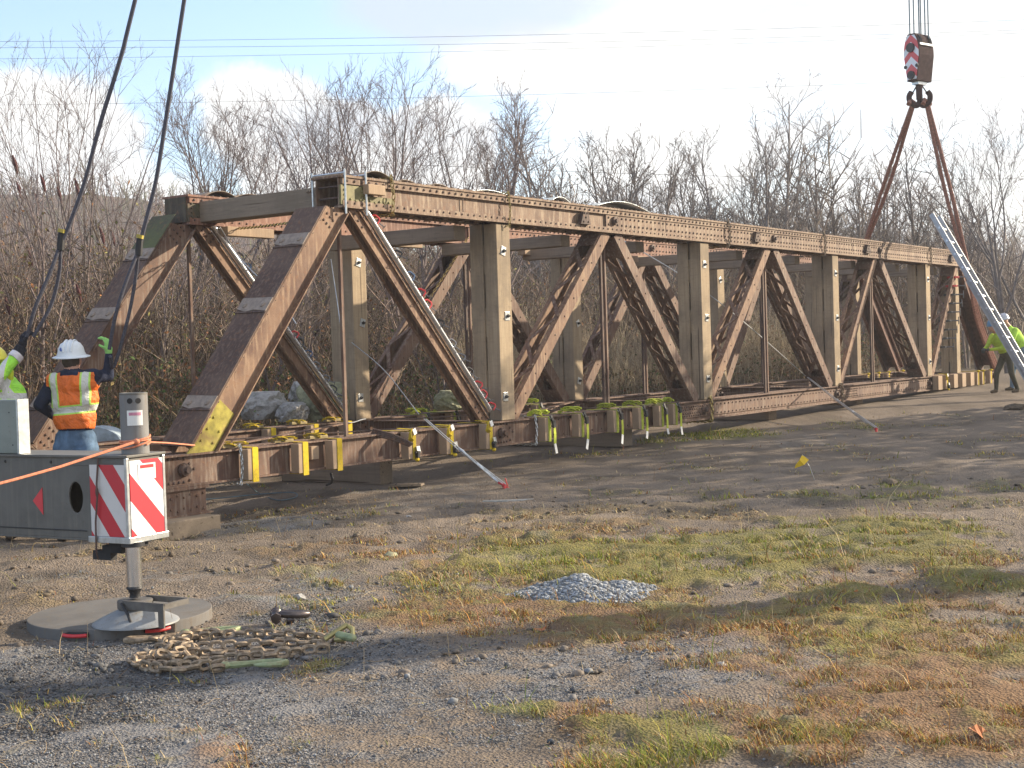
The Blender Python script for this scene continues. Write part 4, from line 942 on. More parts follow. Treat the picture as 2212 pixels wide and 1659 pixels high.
for side, Y0 in (('near', 0.0), ('far', TW)):
    top_chord(Y0, side == 'near'); bottom_chord(Y0)
    tz, bz = ZT+.01, ZB+.0
    # raking end post with cover plate
    o, a, c, d, up = solid_member('end_post', (.27, bz-.03), (nodesT[0]-.10, tz+.02), .27, Y0, M['rust_post'] if side == 'near' else M['rust'], cover=True, fl=.06)
    Lm = (c-a).length
    for j, (s, wdt) in enumerate(((.155, .14), (.53, .16), (.80, .15))):
        p = a+d*(s*Lm)+up*(.135+.021)+Vector((0, Y0+TK/2, 0)); q = MB(); v = Vector((0, 1, 0)); hw = (TK+.05)/2
        pts = [p-v*hw-d*wdt/2, p-v*hw*.2-d*wdt*.40, p+v*hw*.4-d*wdt*.5, p+v*hw-d*wdt*.3, p+v*hw+d*wdt*.5, p-v*hw+d*wdt*.45]
        q.poly(pts, up*.008)
        for s2 in (-1, 1): q.lathe(p+v*hw*.6*s2+up*.008-d*.01, [(.03, 0), (.026, .012), (0.001, .018)], 10, up)
        q.build('splice_plate', M['bare'], o)
        q = MB(); q.bar(p-d*wdt*.55-up*.002-v*hw*.99, p-d*wdt*.55-up*.002+v*hw*.99, .02, .016, up); q.build('plate_step', M['rust_dark'], o)
    if side == 'near':
        q = MB(); e = a+d*.02; q.bar(a-d*.1+Vector((0, Y0+.02, 0)), a+d*.52+Vector((0, Y0+.02, 0)), .222, .014, up)
        for k in range(6): q.rivet(a+d*(.06+.06*k)+Vector((0, Y0+.013, 0))+up*(.06 if k % 2 else -.06), (0, -1, 0), .013)
        clipz(q.build('lichen_patch', M['lichen'], o))
    else:
        q = MB(); q.bar(c-d*.62+Vector((0, Y0+TK/2, 0))+up*.158, c-d*.05+Vector((0, Y0+TK/2, 0))+up*.158, .006, TK+.03, up); q.build('moss_patch', rust('mossy_steel', (.055, .045, .03), (.075, .07, .04), (.085, .095, .035), moss=1), o)
    # first panel: flat bar pair, then laced diagonals
    o1, a1, c1, d1, u1 = solid_member('diagonal', (nodesT[0]+.08, tz), (LB(1)-.32, bz), .125, Y0, M['rust_post'], fl=.03, TK=.15)
    x = MB(); off = u1*.135; 
    for y in (Y0+.02,): x.tube([a1+d1*.12+off+Vector((0, y, 0)), c1-d1*.05+off+Vector((0, y, 0))], .036, 12)
    x.build('steel_tube', M['chrome'], BRG, True)
    x = MB(); x.bar(a1+d1*.1+u1*.078+Vector((0, Y0+.05, 0)), c1+u1*.078+Vector((0, Y0+.05, 0)), .03, .03, u1); x.build('packing_bar', M['rust_dark'], BRG)
    DIAG = globals().setdefault('DIAG', {}); DIAG[side] = (a1, c1, d1, u1, Y0)
    for i in range(1, 5):
        w = .165 if i < 4 else .15
        laced_member('diagonal', (LB(i)+.16, bz), (nodesT[i]-.10, tz), w, Y0, M['rust_post'] if side == 'near' else M['rust'])
        if i < 4: laced_member('diagonal', (nodesT[i]+.12, tz), (LB(i+1)-.22, bz), w, Y0, M['rust'])
    solid_member('end_post', (nodesT[4]+.14, tz), (LB(5)+.05, bz), .25, Y0, M['redpale'], cover=True)
    for i in range(5): rods(nodesT[i]+(.0 if i else .06), Y0, i > 0)
    P4 = [(.45, .86), (.55, .52), (.5, .13)]
    for i in range(1, 5):
        off = [0, .10, .10, .05, .02][i]
        post(LB(i)+off-.02, Y0, .25 if i > 1 else .26, -.0, .36, P4 if i != 1 else [(.45, .86), (.6, .53), (.3, .12)])
    post(nodesT[4]-.12, Y0, .22, .02, .32, [])
# steel between the trusses at floor level
for i in range(0, 6):
    b = MB(); x = LB(i)+.3 if i < 5 else LB(i)-.3; b.box((x-.006, TK+.004, BOT+.02), (x+.006, TW-.004, ZB-.03)); b.box((x-.07, TK+.004, ZB-.03), (x+.07, TW-.004, ZB-.018)); b.box((x-.07, TK+.004, BOT+.008), (x+.07, TW-.004, BOT+.02)); b.build('floor_beam', M['rust'], BRG)
for i in range(5):
    b = MB(); b.bar((LB(i)+.4, TK, ZB-.012), (LB(i+1)-.1, TW, ZB-.012), .012, .07, (0, 0, 1)); b.build('lateral_brace', M['rust'], BRG)
    b = MB(); b.bar((LB(i)+.4, TW, ZB-.028), (LB(i+1)-.1, TK, ZB-.028), .012, .07, (0, 0, 1)); b.build('lateral_brace', M['rust_dark'], BRG)
# cross timbers wedged between the two top chords
for k, (x, za, sz) in enumerate([(pickN(735, 440)[0]+.28, ZT+.03, .21), (nodesT[0]+2.15, ZT-.14, .18), (nodesT[1]-.6, ZT-.14, .16), (nodesT[1]+1.2, ZT-.13, .16), (nodesT[2]-.5, ZT-.14, .16), (nodesT[2]+1.6, ZT-.14, .16), (nodesT[3]-.4, ZT-.14, .16), (nodesT[3]+1.8, ZT-.14, .16), (nodesT[4]-.6, ZT-.14, .16)]):
    b = MB()
    if k == 0: b.box((x-.12, TK+.006, za), (x+.12, TW-.006, za+sz))
    else: b.box((x-.1, .30, ZT-.004-sz), (x+.1, TW+.02, ZT-.026))
    b.build('cross_timber', M['t_y'], BRG, bevel=.006)
# light blocks bolted under the far chord and beside the near corner
for (x, y, w) in ((533, 508, .34), (870, 526, .30), (1150, 546, .28), (1385, 560, .22)):
    L, Z = pickN(x, y, TW-.05); b = MB(); b.box((L-w, TW-.12, ZT-.10), (L+w, TW+.0, ZT-.004)); b.build('packing_block', M['wood'], BRG, bevel=.005)
L, Z = pickN(797, 412); b = MB(); b.box((L-.11, -.09, Z-.045), (L+.14, -.018, Z+.05)); b.build('packing_block', M['wood'], BRG, bevel=.006)
for dy in (TW+TK-.04, .04):
    b = MB(); b.box((CH_L0+.52, dy-.02, ZT+.06), (CH_L0+.70, dy+.02, ZTT-.1)); b.build('stiffener', M['rust_dark'], BRG)
# bright rods strapped round the near corner
for x in (738, 783):
    L, Z = pickN(x, 410); b = MB(); b.tube([(L, -.045, ZT-.06), (L, -.045, ZTT+.05)], .011, 8); b.tube([(L, -.045, ZTT+.02), (L, TK+.045, ZTT+.02)], .011, 8); b.tube([(L, TK+.045, ZT-.06), (L, TK+.045, ZTT+.05)], .011, 8); b.build('clamp_rod', M['galv'], BRG, True)

# ---- everything loose is placed in world space from here on
def bw(L, N, Z): return B(L, N, Z)
def localthing(name, label, cat, L, N, Z, group=None):
    return thing(name, label, cat, B(L, N, Z), R(90)-TH, group)
def crib(L, N, w, l, h, z, label, m='t_y'):
    b = MB(); b.box((-w/2, -l/2, 0), (w/2, l/2, h)); o = b.build('timber_block', M[m], bevel=.01); o.location = B(L, N, z); o.rotation_euler = (0, 0, R(90)-TH)
    return tag(o, label, 'timber block', 'timber blocks under the bridge')
gB = lambda L, N: g(*B(L, N)[:2])
crib(.0, .12, .62, .6, .155-gB(0, .1)+.0, gB(0, .1)-.001, 'pale timber block under the near riveted end shoe')
crib(.0, TW+.16, .6, .5, .155-gB(0, TW)+.0, gB(0, TW)-.001, 'timber block under the far truss end')
ORD = ['first', 'second', 'third', 'fourth', 'fifth', 'sixth', 'seventh', 'eighth', 'ninth', 'tenth', 'eleventh', 'twelfth', 'thirteenth', 'fourteenth', 'fifteenth']
for i, L in enumerate((3.3, 7.6, 12.0, 15.6, 19.2, 22.0)):
    z = gB(L, .5); h = BOT-z-.002
    crib(L, 1.25, .28 if i else .2, 2.1 if i else 1.4, max(.03, h), z, ORD[i]+' long timber sleeper from the near end, lying crosswise under the bottom chord', 't_y')

# ================================================================== OUTRIGGER
def stripes(name, red=(.60, .045, .06), white=(.80, .80, .80), slope=1.15, period=.20, off=0.0, ax='x', duty=.5):
    m, nt, b = mat(name); co = coord(nt); sp = nt.new('ShaderNodeSeparateXYZ'); nt.put(sp.inputs[0], co)
    v = nt.math('ADD', nt.math('MULTIPLY', sp.outputs[0], slope), sp.outputs[2]); v = nt.math('FRACT', nt.math('ADD', nt.math('DIVIDE', v, period), off+10))
    k = nt.math('GREATER_THAN', v, duty); n = nt.noise(co, 14, 6, .65)
    w = nt.mix(nt.math('MULTIPLY', nt.ss(n, .5, .75), .5), white, (.5, .48, .44)); r = nt.mix(nt.math('MULTIPLY', nt.ss(n, .55, .8), .4), red, (.35, .08, .07))
    nt.put(b.inputs['Base Color'], nt.mix(k, w, r)); b.inputs['Roughness'].default_value = .35
    return m
def outrigger():
    C0 = pickY(273, 985, 7.3); C0 = Vector((C0.x, C0.y, 0)); e = Vector((-.877, .481, 0)); q = Vector((.481, .877, 0))   # e: along the beam to the left; q: across
    zt, zb = .953, .495; ang = math.atan2(-e.y, -e.x)
    rt = thing('outrigger', 'grey crane outrigger beam with striped end box, jack leg and round foot', 'outrigger', (C0.x, C0.y, 0), ang)
    # local: x to the right end (= -e), y across away from camera (=q), z up ; end face at x=0
    bw_ = .27
    def body():
        """side walls with a real round hole"""
        b = MB(); X0, X1 = -5.2, -.0; hx, hz, hr = -.375, .725, .062; n = 24
        for y in (0, bw_-.012):
            ring = [(hx+hr*.82*math.cos(2*math.pi*k/n), hz+hr*1.35*math.sin(2*math.pi*k/n)) for k in range(n)]
            sq = []
            for k in range(n):
                a = 2*math.pi*k/n; c_, s_ = math.cos(a), math.sin(a); t = .17/max(abs(c_), abs(s_)); sq.append((hx+t*c_, hz+t*s_))
            vs = [(x, y, z) for x, z in ring+sq]+[(x, y+.012, z) for x, z in ring+sq]; fs = []
            for k in range(n):
                k2 = (k+1) % n; fs += [(k, k2, n+k2, n+k), (2*n+k, 3*n+k, 3*n+k2, 2*n+k2), (k, 2*n+k, 2*n+k2, k2)]
            b.add(vs, fs)
            L_, R_, T_, B_ = hx-.17, hx+.17, hz+.17, hz-.17
            b.box((X0, y, zb+.012), (L_, y+.012, zt-.014)); b.box((R_, y, zb+.012), (X1, y+.012, zt-.014)); b.box((L_, y, T_), (R_, y+.012, zt-.014)); b.box((L_, y, zb+.012), (R_, y+.012, B_))
        b.box((X0, -.012, zt-.014), (0.012, bw_+.012, zt)); b.box((X0, -.0, zb), (0.0, bw_, zb+.012)); b.box((-.012, 0.014, zb+.014), (0, bw_-.014, zt-.016)); b.box((-.26, .014, zb+.014), (-.25, bw_-.014, zt-.016))
        return b
    bd = body().build('beam', M['grey'], rt, bevel=.003)
    s = MB()
    for bx in np.arange(-3.0, -.3, .35): s.rivet((bx, -.0, zt-.04), (0, -1, 0), .009, .006)
    s.box((-5.2, -.003, zb+.05), (-.30, 0, zb+.056)); s.build('bolts', M['dark'], bd)
    # warning panels
    p = MB(); p.box((-.26, -.008, zb+.03), (-.012, -.002, zt-.05)); o = p.build('warning_panel', stripes('stripe_side', red=(.52, .03, .045), white=(.62, .60, .58), slope=1.35, period=.29, off=.30), rt)
    p = MB(); p.box((.002, .012, zb+.03), (.008, bw_-.012, zt-.03)); p_ = stripes('stripe_end', slope=0, period=.29); 
    nt = NT(p_.node_tree); sep = [n for n in nt.n if n.type == 'SEPXYZ'][0]; ad = [n for n in nt.n if n.type == 'MATH' and n.operation == 'MULTIPLY' and n.inputs[1].default_value == 0][0]
    nt.l.new(sep.outputs[1], ad.inputs[0]); ad.inputs[1].default_value = 1.05
    p.build('warning_panel', p_, rt)
    p = MB()
    for (x, y) in ((-.003, -.003), (.001, bw_-.006)): p.box((x-.008, y-.008, zb+.006), (x+.010, y+.010, zt-.016))
    p.box((-.28, -.014, zb-.004), (.014, -.002, zb+.028)); p.box((.002, -.012, zb-.004), (.016, bw_+.01, zb+.028)); p.build('frame_trim', M['galv'], rt, bevel=.002)
    p = MB(); p.box((.009, .07, zt-.135), (.011, .20, zt-.05)); lb = p.build('label', M['white'], rt); p = MB(); p.box((.0112, .085, zt-.075), (.0122, .185, zt-.058)); p.build('label_band', M['red'], lb)
    # red arrow head
    m = plain('arrow_red', (.62, .05, .06), .5, var=.05); p = MB(); xa = -.62; p.poly([(xa-.075, -.002, .70), (xa, -.002, .775), (xa, -.002, .625)], (0, -.002, 0)); p.build('arrow_mark', m, bd)
    # top tube (jack cylinder)
    cx, cy = -.06, .13; r = .073; p = MB(); p.cyl((cx, cy, zt+.001), (cx, cy, 1.272), r, n=28)
    cyl = p.build('jack_cylinder', M['cyl'] if 'cyl' in M else M['grey'], rt, True)
    p = MB(); p.lathe((cx, cy, 1.272), [(r+.001, -.006), (r+.001, .004), (r-.008, .006), (r-.012, -.002)], 28); p.build('rim', M['grey'], cyl, True)
    for a_ in (-62, -28):
        aa = R(a_)+0; p = MB(); c = Vector((cx+math.cos(aa)*r, cy+math.sin(aa)*r, 1.235)); nn = Vector((math.cos(aa), math.sin(aa), 0)); p.cyl(c-nn*.004, c+nn*.0015, .015, n=16); p.build('hole', M['black'], cyl, True)
    p = MB(); n = 8
    for k in range(n):
        a0, a1 = R(-75+8*k), R(-67+8*k); 
        f = lambda a, z, rr: (cx+math.cos(a)*rr, cy+math.sin(a)*rr, z)
        p.add([f(a0, 1.105, r+.001), f(a1, 1.105, r+.001), f(a1, 1.185, r+.001), f(a0, 1.185, r+.001)], [(0, 1, 2, 3)])
    lb = p.build('sticker', M['white'], cyl); md = lb.modifiers.new('t', 'SOLIDIFY'); md.thickness = .0015
    p = MB()
    for k in range(1, 7):
        a0, a1 = R(-75+8*k), R(-67+8*k); p.add([f(a0, 1.158, r+.003), f(a1, 1.158, r+.003), f(a1, 1.174, r+.003), f(a0, 1.174, r+.003)], [(0, 1, 2, 3)])
    b_ = p.build('sticker_band', plain('pink', (.6, .25, .35), .6, bmp=0), lb); md = b_.modifiers.new('t', 'SOLIDIFY'); md.thickness = .001
    # rod, ball and foot
    foot = pickG(297, 1345); P0 = Vector((C0.x, C0.y, 0)); 
    inv = Matrix.Rotation(-ang, 3, 'Z'); fl = inv @ (Vector((foot.x, foot.y, 0))-P0)
    rc = (inv @ (Vector((pickY(289, 1220, 7.36).x, 7.36, 0))-P0)); rx, ry = rc.x, rc.y
    p = MB(); p.cyl((rx, ry, .26), (rx, ry, zb), .041, n=28); p.build('jack_rod', M['chrome'], rt, True)
    p = MB(); p.lathe((rx, ry, .26), [(.041, .0), (.044, -.012), (.034, -.022), (.026, -.04), (.03, -.06)], 24); p.build('collar', M['dark'], rt, True); p = MB(); p.cyl((rx, ry, zb-.025), (rx, ry, zb), .06, n=24); p.build('collar', M['dark'], rt, True)
    fz = .068
    p = MB(); p.lathe((rx, ry, 0), [(.225, fz), (.222, fz+.008), (.19, fz+.026), (.12, fz+.058), (.085, fz+.072), (.078, fz+.078)], 48); p.build('foot_cone', M['cone'], rt, True)
    br = plain('bracket_steel', (.13, .12, .11), .6, .3, dirt=(.2, .17, .13)); p = MB(); 
    p.lathe((rx, ry, 0), [(.088, fz+.075), (.092, fz+.08), (.092, fz+.118), (.086, fz+.122), (.05, fz+.122)], 32)
    for dy in (-.088, .088): p.box((rx-.0, ry+dy-.006, fz+.10), (rx+.285, ry+dy+.006, fz+.13))
    p.box((rx+.272, ry-.088, fz+.10), (rx+.288, ry+.088, fz+.128)); p.box((rx+.25, ry-.100, fz+.005), (rx+.288, ry-.090, fz+.12)); p.box((rx+.02, ry-.096, fz+.085), (rx+.26, ry-.091, fz+.125)); p.build('foot_bracket', br, rt, True)
    p = MB(); p.tube([(rx+.0, ry-.10, fz+.115), (rx+.07, ry-.13, fz+.07), (rx+.10, ry-.14, fz+.03)], .008, 8); p.build('locking_pin', M['dark'], rt, True)
    p = MB(); p.box((-.20, .05, zb-.035), (-.02, .16, zb-.002)); p.box((-.26, .06, zb-.07), (-.12, .12, zb-.03)); p.box((-.33, .06, zb-.11), (-.2, .11, zb-.06)); p.build('step_bracket', M['black'], rt, bevel=.003)
    # strap hanging from the box
    p = MB(); p.tube([(-.19, -.012, .94), (-.20, -.02, .80), (-.195, -.022, .74), (-.215, -.022, .60), (-.22, -.02, .44), (-.25, .02, .40)], .005, 6); p.ball((-.195, -.024, .76), (.009, .009, .03)); o = p.build('cord', plain('cord_brown', (.10, .06, .05), .8)); o.location = P0; o.rotation_euler = (0, 0, ang); tag(o, 'thin dark brown cord hanging down over the striped outrigger panel', 'cord')
    # pad
    pc = pickG(262, 1345); pz = g(pc.x, pc.y); t = thing('outrigger_pad', 'large round grey pad with red rope handles under the crane foot', 'pad', (pc.x, pc.y, 0)); rr = .492
    p = MB(); n = 80; top = []
    pr = []
    for k in range(n):
        a = 2*math.pi*k/n; d_ = abs(((a-R(-103)+math.pi) % (2*math.pi))-math.pi); d2_ = abs(((a-R(-52)+math.pi) % (2*math.pi))-math.pi); cut = .022 if (d_ < .16 or d2_ < .13) else 0
        pr.append((math.cos(a)*(rr-cut), math.sin(a)*(rr-cut)))
    p.poly([(x, y, -.01) for x, y in pr], (0, 0, .075)); p.build('disc', M['pad'], t, bevel=.004)
    for a_ in (-103, -52):
        a = R(a_); q1 = [Vector((math.cos(a+w)*(rr-.008+.012*math.cos(w*9)), math.sin(a+w)*(rr-.008+.012*math.cos(w*9)), .036-.004*math.cos(w*9))) for w in np.linspace(-.14, .14, 9)]
        p = MB(); p.tube(q1, .010, 8); p.build('rope_handle', M['red'], t, True)
        p = MB(); p.tube([Vector((math.cos(a+w)*(rr-.024), math.sin(a+w)*(rr-.024), .036)) for w in np.linspace(-.15, .15, 7)], .015, 6); p.build('handle_slot', M['black'], t, True)
    # orange cord tied round the tube and running out of frame to the left
    W3 = lambda x, y, z: P0+Matrix.Rotation(ang, 3, 'Z') @ Vector((x, y, z)); p = MB(); pts = []
    for k in range(66):
        a = k*2*math.pi/20; tl = .02*math.sin(a); pts.append(W3(cx+math.cos(a)*(r+.006), cy+math.sin(a)*(r+.006), 1.0+.004*math.sin(a*1.1)+(k/66)*.035+tl*(.5+.5*math.sin(k*.11)))); 
    p.tube(pts, .005, 6); kn = W3(cx+.06, cy-.055, 1.02); L_ = pickY(-60, 1060, 6.6)
    a0 = kn; p.tube([a0, a0.lerp(L_, .25)+Vector((0, 0, -.006)), a0.lerp(L_, .5)+Vector((0, 0, -.012)), a0.lerp(L_, .75)+Vector((0, 0, -.008)), L_, a0.lerp(L_, 1.9)+Vector((0, 0, .02)), a0.lerp(L_, 3.6)+Vector((0, 0, .08))], .0075, 6)
    p.ball(kn, (.02, .015, .016)); e2 = pickY(420, 962, 8.2); p.tube([kn, kn.lerp(e2, .5)+Vector((0, 0, .004)), e2], .005, 6)
    o = p.build('orange_cord', M['rope_o'], None, True); tag(o, 'taut orange cord tied round the jack tube and running out left', 'cord')
    # pale grey box on the beam at the left
    q0 = pickY(77, 985, 7.75); lx = (inv @ (Vector((q0.x, q0.y, 0))-P0)).x
    lx -= .02; p = MB(); p.box((lx-.62, -.0, zt+.002), (lx, .07, zt+.30)); o = p.build('control_box', M['box'], None, bevel=.006); o.location = P0; o.rotation_euler = (0, 0, ang)
    tag(o, 'pale greenish grey steel box standing on the outrigger beam at left edge', 'box')
    p = MB(); p.box((lx-.012, -.003, zt+.002), (lx+.003, .073, zt+.302)); p.build('edge_trim', M['galv'], o)
    p = MB(); [p.cyl((lx-.05-.02*k, -.002, zt+.05+.18*(k % 2)), (lx-.05-.02*k, .006, zt+.05+.18*(k % 2)), .004, n=8) for k in range(2)]; p.build('screws', M['dark'], o)
M['cyl'] = paint('cylinder_grey', (.20, .20, .20), .42, (.17, .13, .10), .5)
outrigger()

# ---- chain heap with hooks beside the pad
def chain_pile():
    G = lambda x, y, dz=.0: pickG(x, y)+Vector((0, 0, .012+dz))
    t = thing('lifting_chain', 'rusty lifting chain heaped on the gravel beside the round pad', 'chain', pickG(500, 1430)); T0 = t.location.copy()
    rows = [[(735, 1392), (690, 1385), (600, 1382), (520, 1378), (440, 1384), (400, 1392), (360, 1400)], [(345, 1408), (420, 1412), (500, 1404), (600, 1400), (690, 1398), (700, 1404)],
            [(700, 1412), (610, 1418), (520, 1422), (430, 1420), (340, 1426), (300, 1432)], [(290, 1440), (330, 1436), (400, 1440), (470, 1434), (560, 1430), (640, 1420)], [(290, 1436), (300, 1450), (350, 1458), (390, 1462), (430, 1452), (480, 1446), (470, 1458), (495, 1456)],
            [(400, 1386), (430, 1378), (450, 1376), (490, 1378)], [(300, 1446), (340, 1448), (380, 1452), (430, 1446)]]
    b = MB()
    for i, r in enumerate(rows):
        P = [G(x+random.uniform(-4, 4), y+random.uniform(-2, 2), .006+.016*random.random())-T0 for x, y in r]; b.chain(P, .080, .058, .0105, 10, 5, .9)
    # heaped end
    for k in range(26):
        x, y = random.uniform(330, 420), random.uniform(1390, 1440); c = G(x, y, random.uniform(.0, .045))-T0; b.link(c, (random.gauss(0, 1), random.gauss(0, 1), random.gauss(0, .3)), (random.gauss(0, 1), random.gauss(0, 1), random.gauss(0, 1)), .080, .058, .0105, 10, 5)
    b.build('links', M['chain'], t, True)
    def hook(px, py, rz, m, dz, tip=.15, op=0):
        c = G(px, py, dz)-T0; b = MB(); Rz = Matrix.Rotation(rz, 3, 'Z') @ Matrix.Rotation(op, 3, 'X')
        prof = [(-.16, 0, 0), (-.11, .0, 0), (-.05, .012, 0), (.02, .024, 0), (.085, .026, 0), (.12, .0, 0), (.10, -.026, 0), (.05, -.032, 0), (.0, -.026, 0), (-.02, -.02, 0)]
        b.tube([c+Rz @ Vector(p) for p in prof], [.012, .017, .014, .015, .016, .017, .016, .013, .010, .006], 8)
        b.ball(c+Rz @ Vector((-.15, 0, 0)), (.03, .024, .018)); b.build('hook', m, t, True)
    gold = plain('hook_gold', (.38, .33, .14), .35, .6, dirt=(.17, .14, .07)); gp = plain('hook_green', (.26, .30, .16), .5, .3, scale=30, dirt=(.33, .24, .13))
    hook(560, 1449, R(4), gp, .02); hook(325, 1388, R(195), M['chain'], .01); hook(465, 1372, R(10), gp, .012)
    c = G(735, 1392, .02)-T0; b = MB(); b.tube([c+Vector(p) for p in ((-.07, -.03, .0), (-.02, -.01, .03), (.03, .02, .055), (.06, .01, .04), (.065, -.03, .012), (.03, -.05, .005), (-.02, -.045, .0))], [.014, .014, .014, .014, .014, .014, .012], 8); b.build('hook', gold, t, True)
    b = MB(); b.cyl(c+Vector((.0, -.035, .02)), c+Vector((.07, -.075, .012)), .02, n=12); b.ball(c+Vector((.0, -.035, .02)), .02); b.ball(c+Vector((.07, -.075, .012)), .02); b.build('latch', gp, t, True)
chain_pile()

# ================================================================== STRAPS AND BLOCKS ON THE BOTTOM CHORDS
def strapped(L, Y0, style, label_b, label_s, grp=None, block=True, out=.10):
    """style: 'edge' flat yellow strap over a block; 'ratchet' yellow with black ratchet; 'lime' bundle with hanging tail; 'hook' bare yellow loop"""
    zt, zb = ZB, BOT; o = None
    if block:
        b = MB(); b.box((-.055, -out, zb-BOT+.0), (.055, -.004, zt-BOT-.005)); o = b.build('wood_block', M['wood'], bevel=.004); o.location = B(L, Y0, BOT); o.rotation_euler = (0, R(random.uniform(-2, 2)), R(90)-TH); tag(o, label_b, 'wood block', 'wood blocks strapped to the bottom chords')
    sm = M['lime'] if style == 'lime' else M['yellow']; t = localthing('ratchet_strap', label_s, 'strap', L, Y0, BOT, 'ratchet straps round the bottom chords'); H = zt-zb; ob = out if block else .0; wd = .05
    sx = .032 if style != 'lime' else .03
    b = MB()
    b.box((sx-wd/2, -ob-.006, -.006), (sx+wd/2, -ob-.001, H+.004)); b.box((sx-wd/2, -ob-.005, H+.001), (sx+wd/2, TK+.004, H+.005)); b.box((sx-wd/2, TK+.001, -.004), (sx+wd/2, TK+.006, H+.004)); b.box((sx-wd/2, -ob-.005, -.008), (sx+wd/2, TK+.004, -.004))
    if style == 'edge':
        b.v = []; b.f = []; b.m = []
        b.box((sx-.034, -ob-.006, -.02), (sx+.034, -ob-.0005, H+.006)); b.box((sx-wd/2, -ob-.004, H+.005), (sx+wd/2, TK+.004, H+.009)); b.box((sx-wd/2, -ob-.005, -.012), (sx+wd/2, TK+.004, -.006)); b.box((sx-wd/2, TK+.001, -.004), (sx+wd/2, TK+.006, H+.004))
    b.build('webbing', sm, t)
    rn = random.Random(int(L*100)+int(Y0*10))
    def bundle(c, n, m, sc=1.0):
        b = MB()
        for k in range(n):
            a = rn.uniform(-.5, .5)+(.0 if k % 2 else 3.14); pts = []; ln = rn.uniform(.07, .13)*sc; w0 = Vector((math.cos(a), math.sin(a)*.8, 0))
            for j in range(9):
                u = j/8*math.pi*1.6; pts.append(Vector(c)+w0*(ln*math.sin(u*.6)*1.2)+Vector((0, .0, .018+.03*sc*abs(math.sin(u))+.008*k))+Vector((-w0.y, w0.x, 0))*.03*math.cos(u))
            for p, q in zip(pts, pts[1:]):
                d = (q-p)
                if d.length > 1e-4: b.bar(p, q, .006, .045*sc, (0, 0, 1))
        b.build('bundle', m, t)
    if style == 'lime':
        bundle((-.06, -.02, H+.005), 5, sm, 1.15)
        b = MB(); b.bar((sx, -ob-.02, H+.02), (sx+.03, -ob-.04, H-.08), .04, .02, (1, 0, 0)); b.bar((sx+.02, -ob-.045, H-.04), (sx+.03, -ob-.05, H-.12), .055, .02, (1, 0, 0)); b.cyl((sx-.01, -ob-.04, H-.10), (sx+.06, -ob-.04, H-.10), .012, n=8); b.build('ratchet', M['dark'], t, bevel=.002)
        q = [(sx+.03, -ob-.045, H-.10), (sx+.035, -ob-.05, H-.20), (sx+.02, -ob-.055, H-.30)]; r2 = rn.uniform(-.05, .03); q.append((sx-.0+r2, -ob-.07, H-.40+rn.uniform(-.02, .04)))
        b = MB(); [b.bar(q[k], q[k+1], .045, .005, (1, 0, 0)) for k in range(2)]; tl = b.build('strap_tail', M['lime'], t); b = MB(); b.bar(q[2], q[3], .042, .006, (1, 0, 0)); b.build('tag', M['white'], tl)
        b = MB(); b.bar((sx, -ob-.014, H+.01), (sx+.03, -ob-.03, H-.05), .045, .006, (1, 0, 0)); b.build('tag', M['white'], t)
    elif style == 'ratchet':
        b = MB(); q = [(sx-.02, -ob+.02, H+.02), (sx-.07, -ob+.0, H-.02), (sx-.085, -ob-.02, H-.07), (sx-.06, -ob-.03, H-.09)]; [b.bar(q[k], q[k+1], .006, .05, (1, 0, 0)) for k in range(3)]; b.bar((sx-.05, .06, H+.03), (sx-.02, -ob+.02, H+.02), .05, .006, (1, 0, 0)); b.build('bundle', sm, t)
        b = MB(); b.bar((sx-.01, -ob-.01, H+.025), (sx+.01, -ob-.016, H-.03), .05, .006, (1, 0, 0)); b.build('tag', M['white'], t)
        b = MB(); b.box((sx-.0, -ob-.045, .01), (sx+.035, -ob-.008, .075)); b.cyl((sx-.02, -ob-.03, .06), (sx+.055, -ob-.03, .06), .011, n=8); b.build('ratchet', M['black'], t, bevel=.003)
        b = MB(); b.bar((sx+.03, -ob-.02, .12), (sx+.036, -ob-.03, .05), .05, .012, (1, 0, 0)); b.build('buckle', M['galv'], t)
        b = MB(); b.ball((sx+.02, -ob-.02, -.012), (.03, .02, .02)); b.build('strap_end', sm, t, True)
    elif style == 'edge':
        bundle((-.10, .04, H+.006), 3, sm, .9)
        b = MB(); b.bar((-.22, .05, H+.03), (.0, .03, H+.025), .03, .055, (0, 0, 1)); b.cyl((-.1, .0, H+.035), (-.1, .1, H+.035), .014, n=8); b.build('ratchet', plain('olive_steel', (.22, .17, .08), .6, .4) if 'oly' not in M else M['oly'], t, bevel=.003)
    else:
        b = MB(); b.ball((sx, -ob, H+.012), (.035, .04, .022)); b.build('strap_end', sm, t, True)
M['oly'] = plain('olive_steel', (.24, .19, .09), .6, .4)
def L_at(x, y, N=0.0): return pickN(x, y, N)[0]
for i, (x, y) in enumerate([(528, 1010), (637, 993), (711, 982)]):
    strapped(L_at(x, y), 0, 'edge', ['first wood block from the near end of the near bottom chord, yellow faced', 'second wood block from the near end of the near bottom chord', 'third wood block on the near bottom chord, left of the hanger rod'][i], ['yellow strap nearest the striped box on the bottom chord', 'second yellow strap from the striped box on the bottom chord', 'third yellow strap from the striped box, left of the hanger rod'][i])
for i, (x, y) in enumerate([(873, 960), (955, 948), (1040, 938)]):
    strapped(L_at(x, y), 0, 'ratchet', ['wood block behind the leftmost black ratchet strap', 'wood block behind the guy cable on the bottom chord', 'wood block just left of the first timber post foot'][i], ['yellow strap with black ratchet, leftmost of three by the rusty cable end', 'yellow strap with black ratchet crossed by the guy cable', 'yellow strap with black ratchet at the first timber post foot'][i])
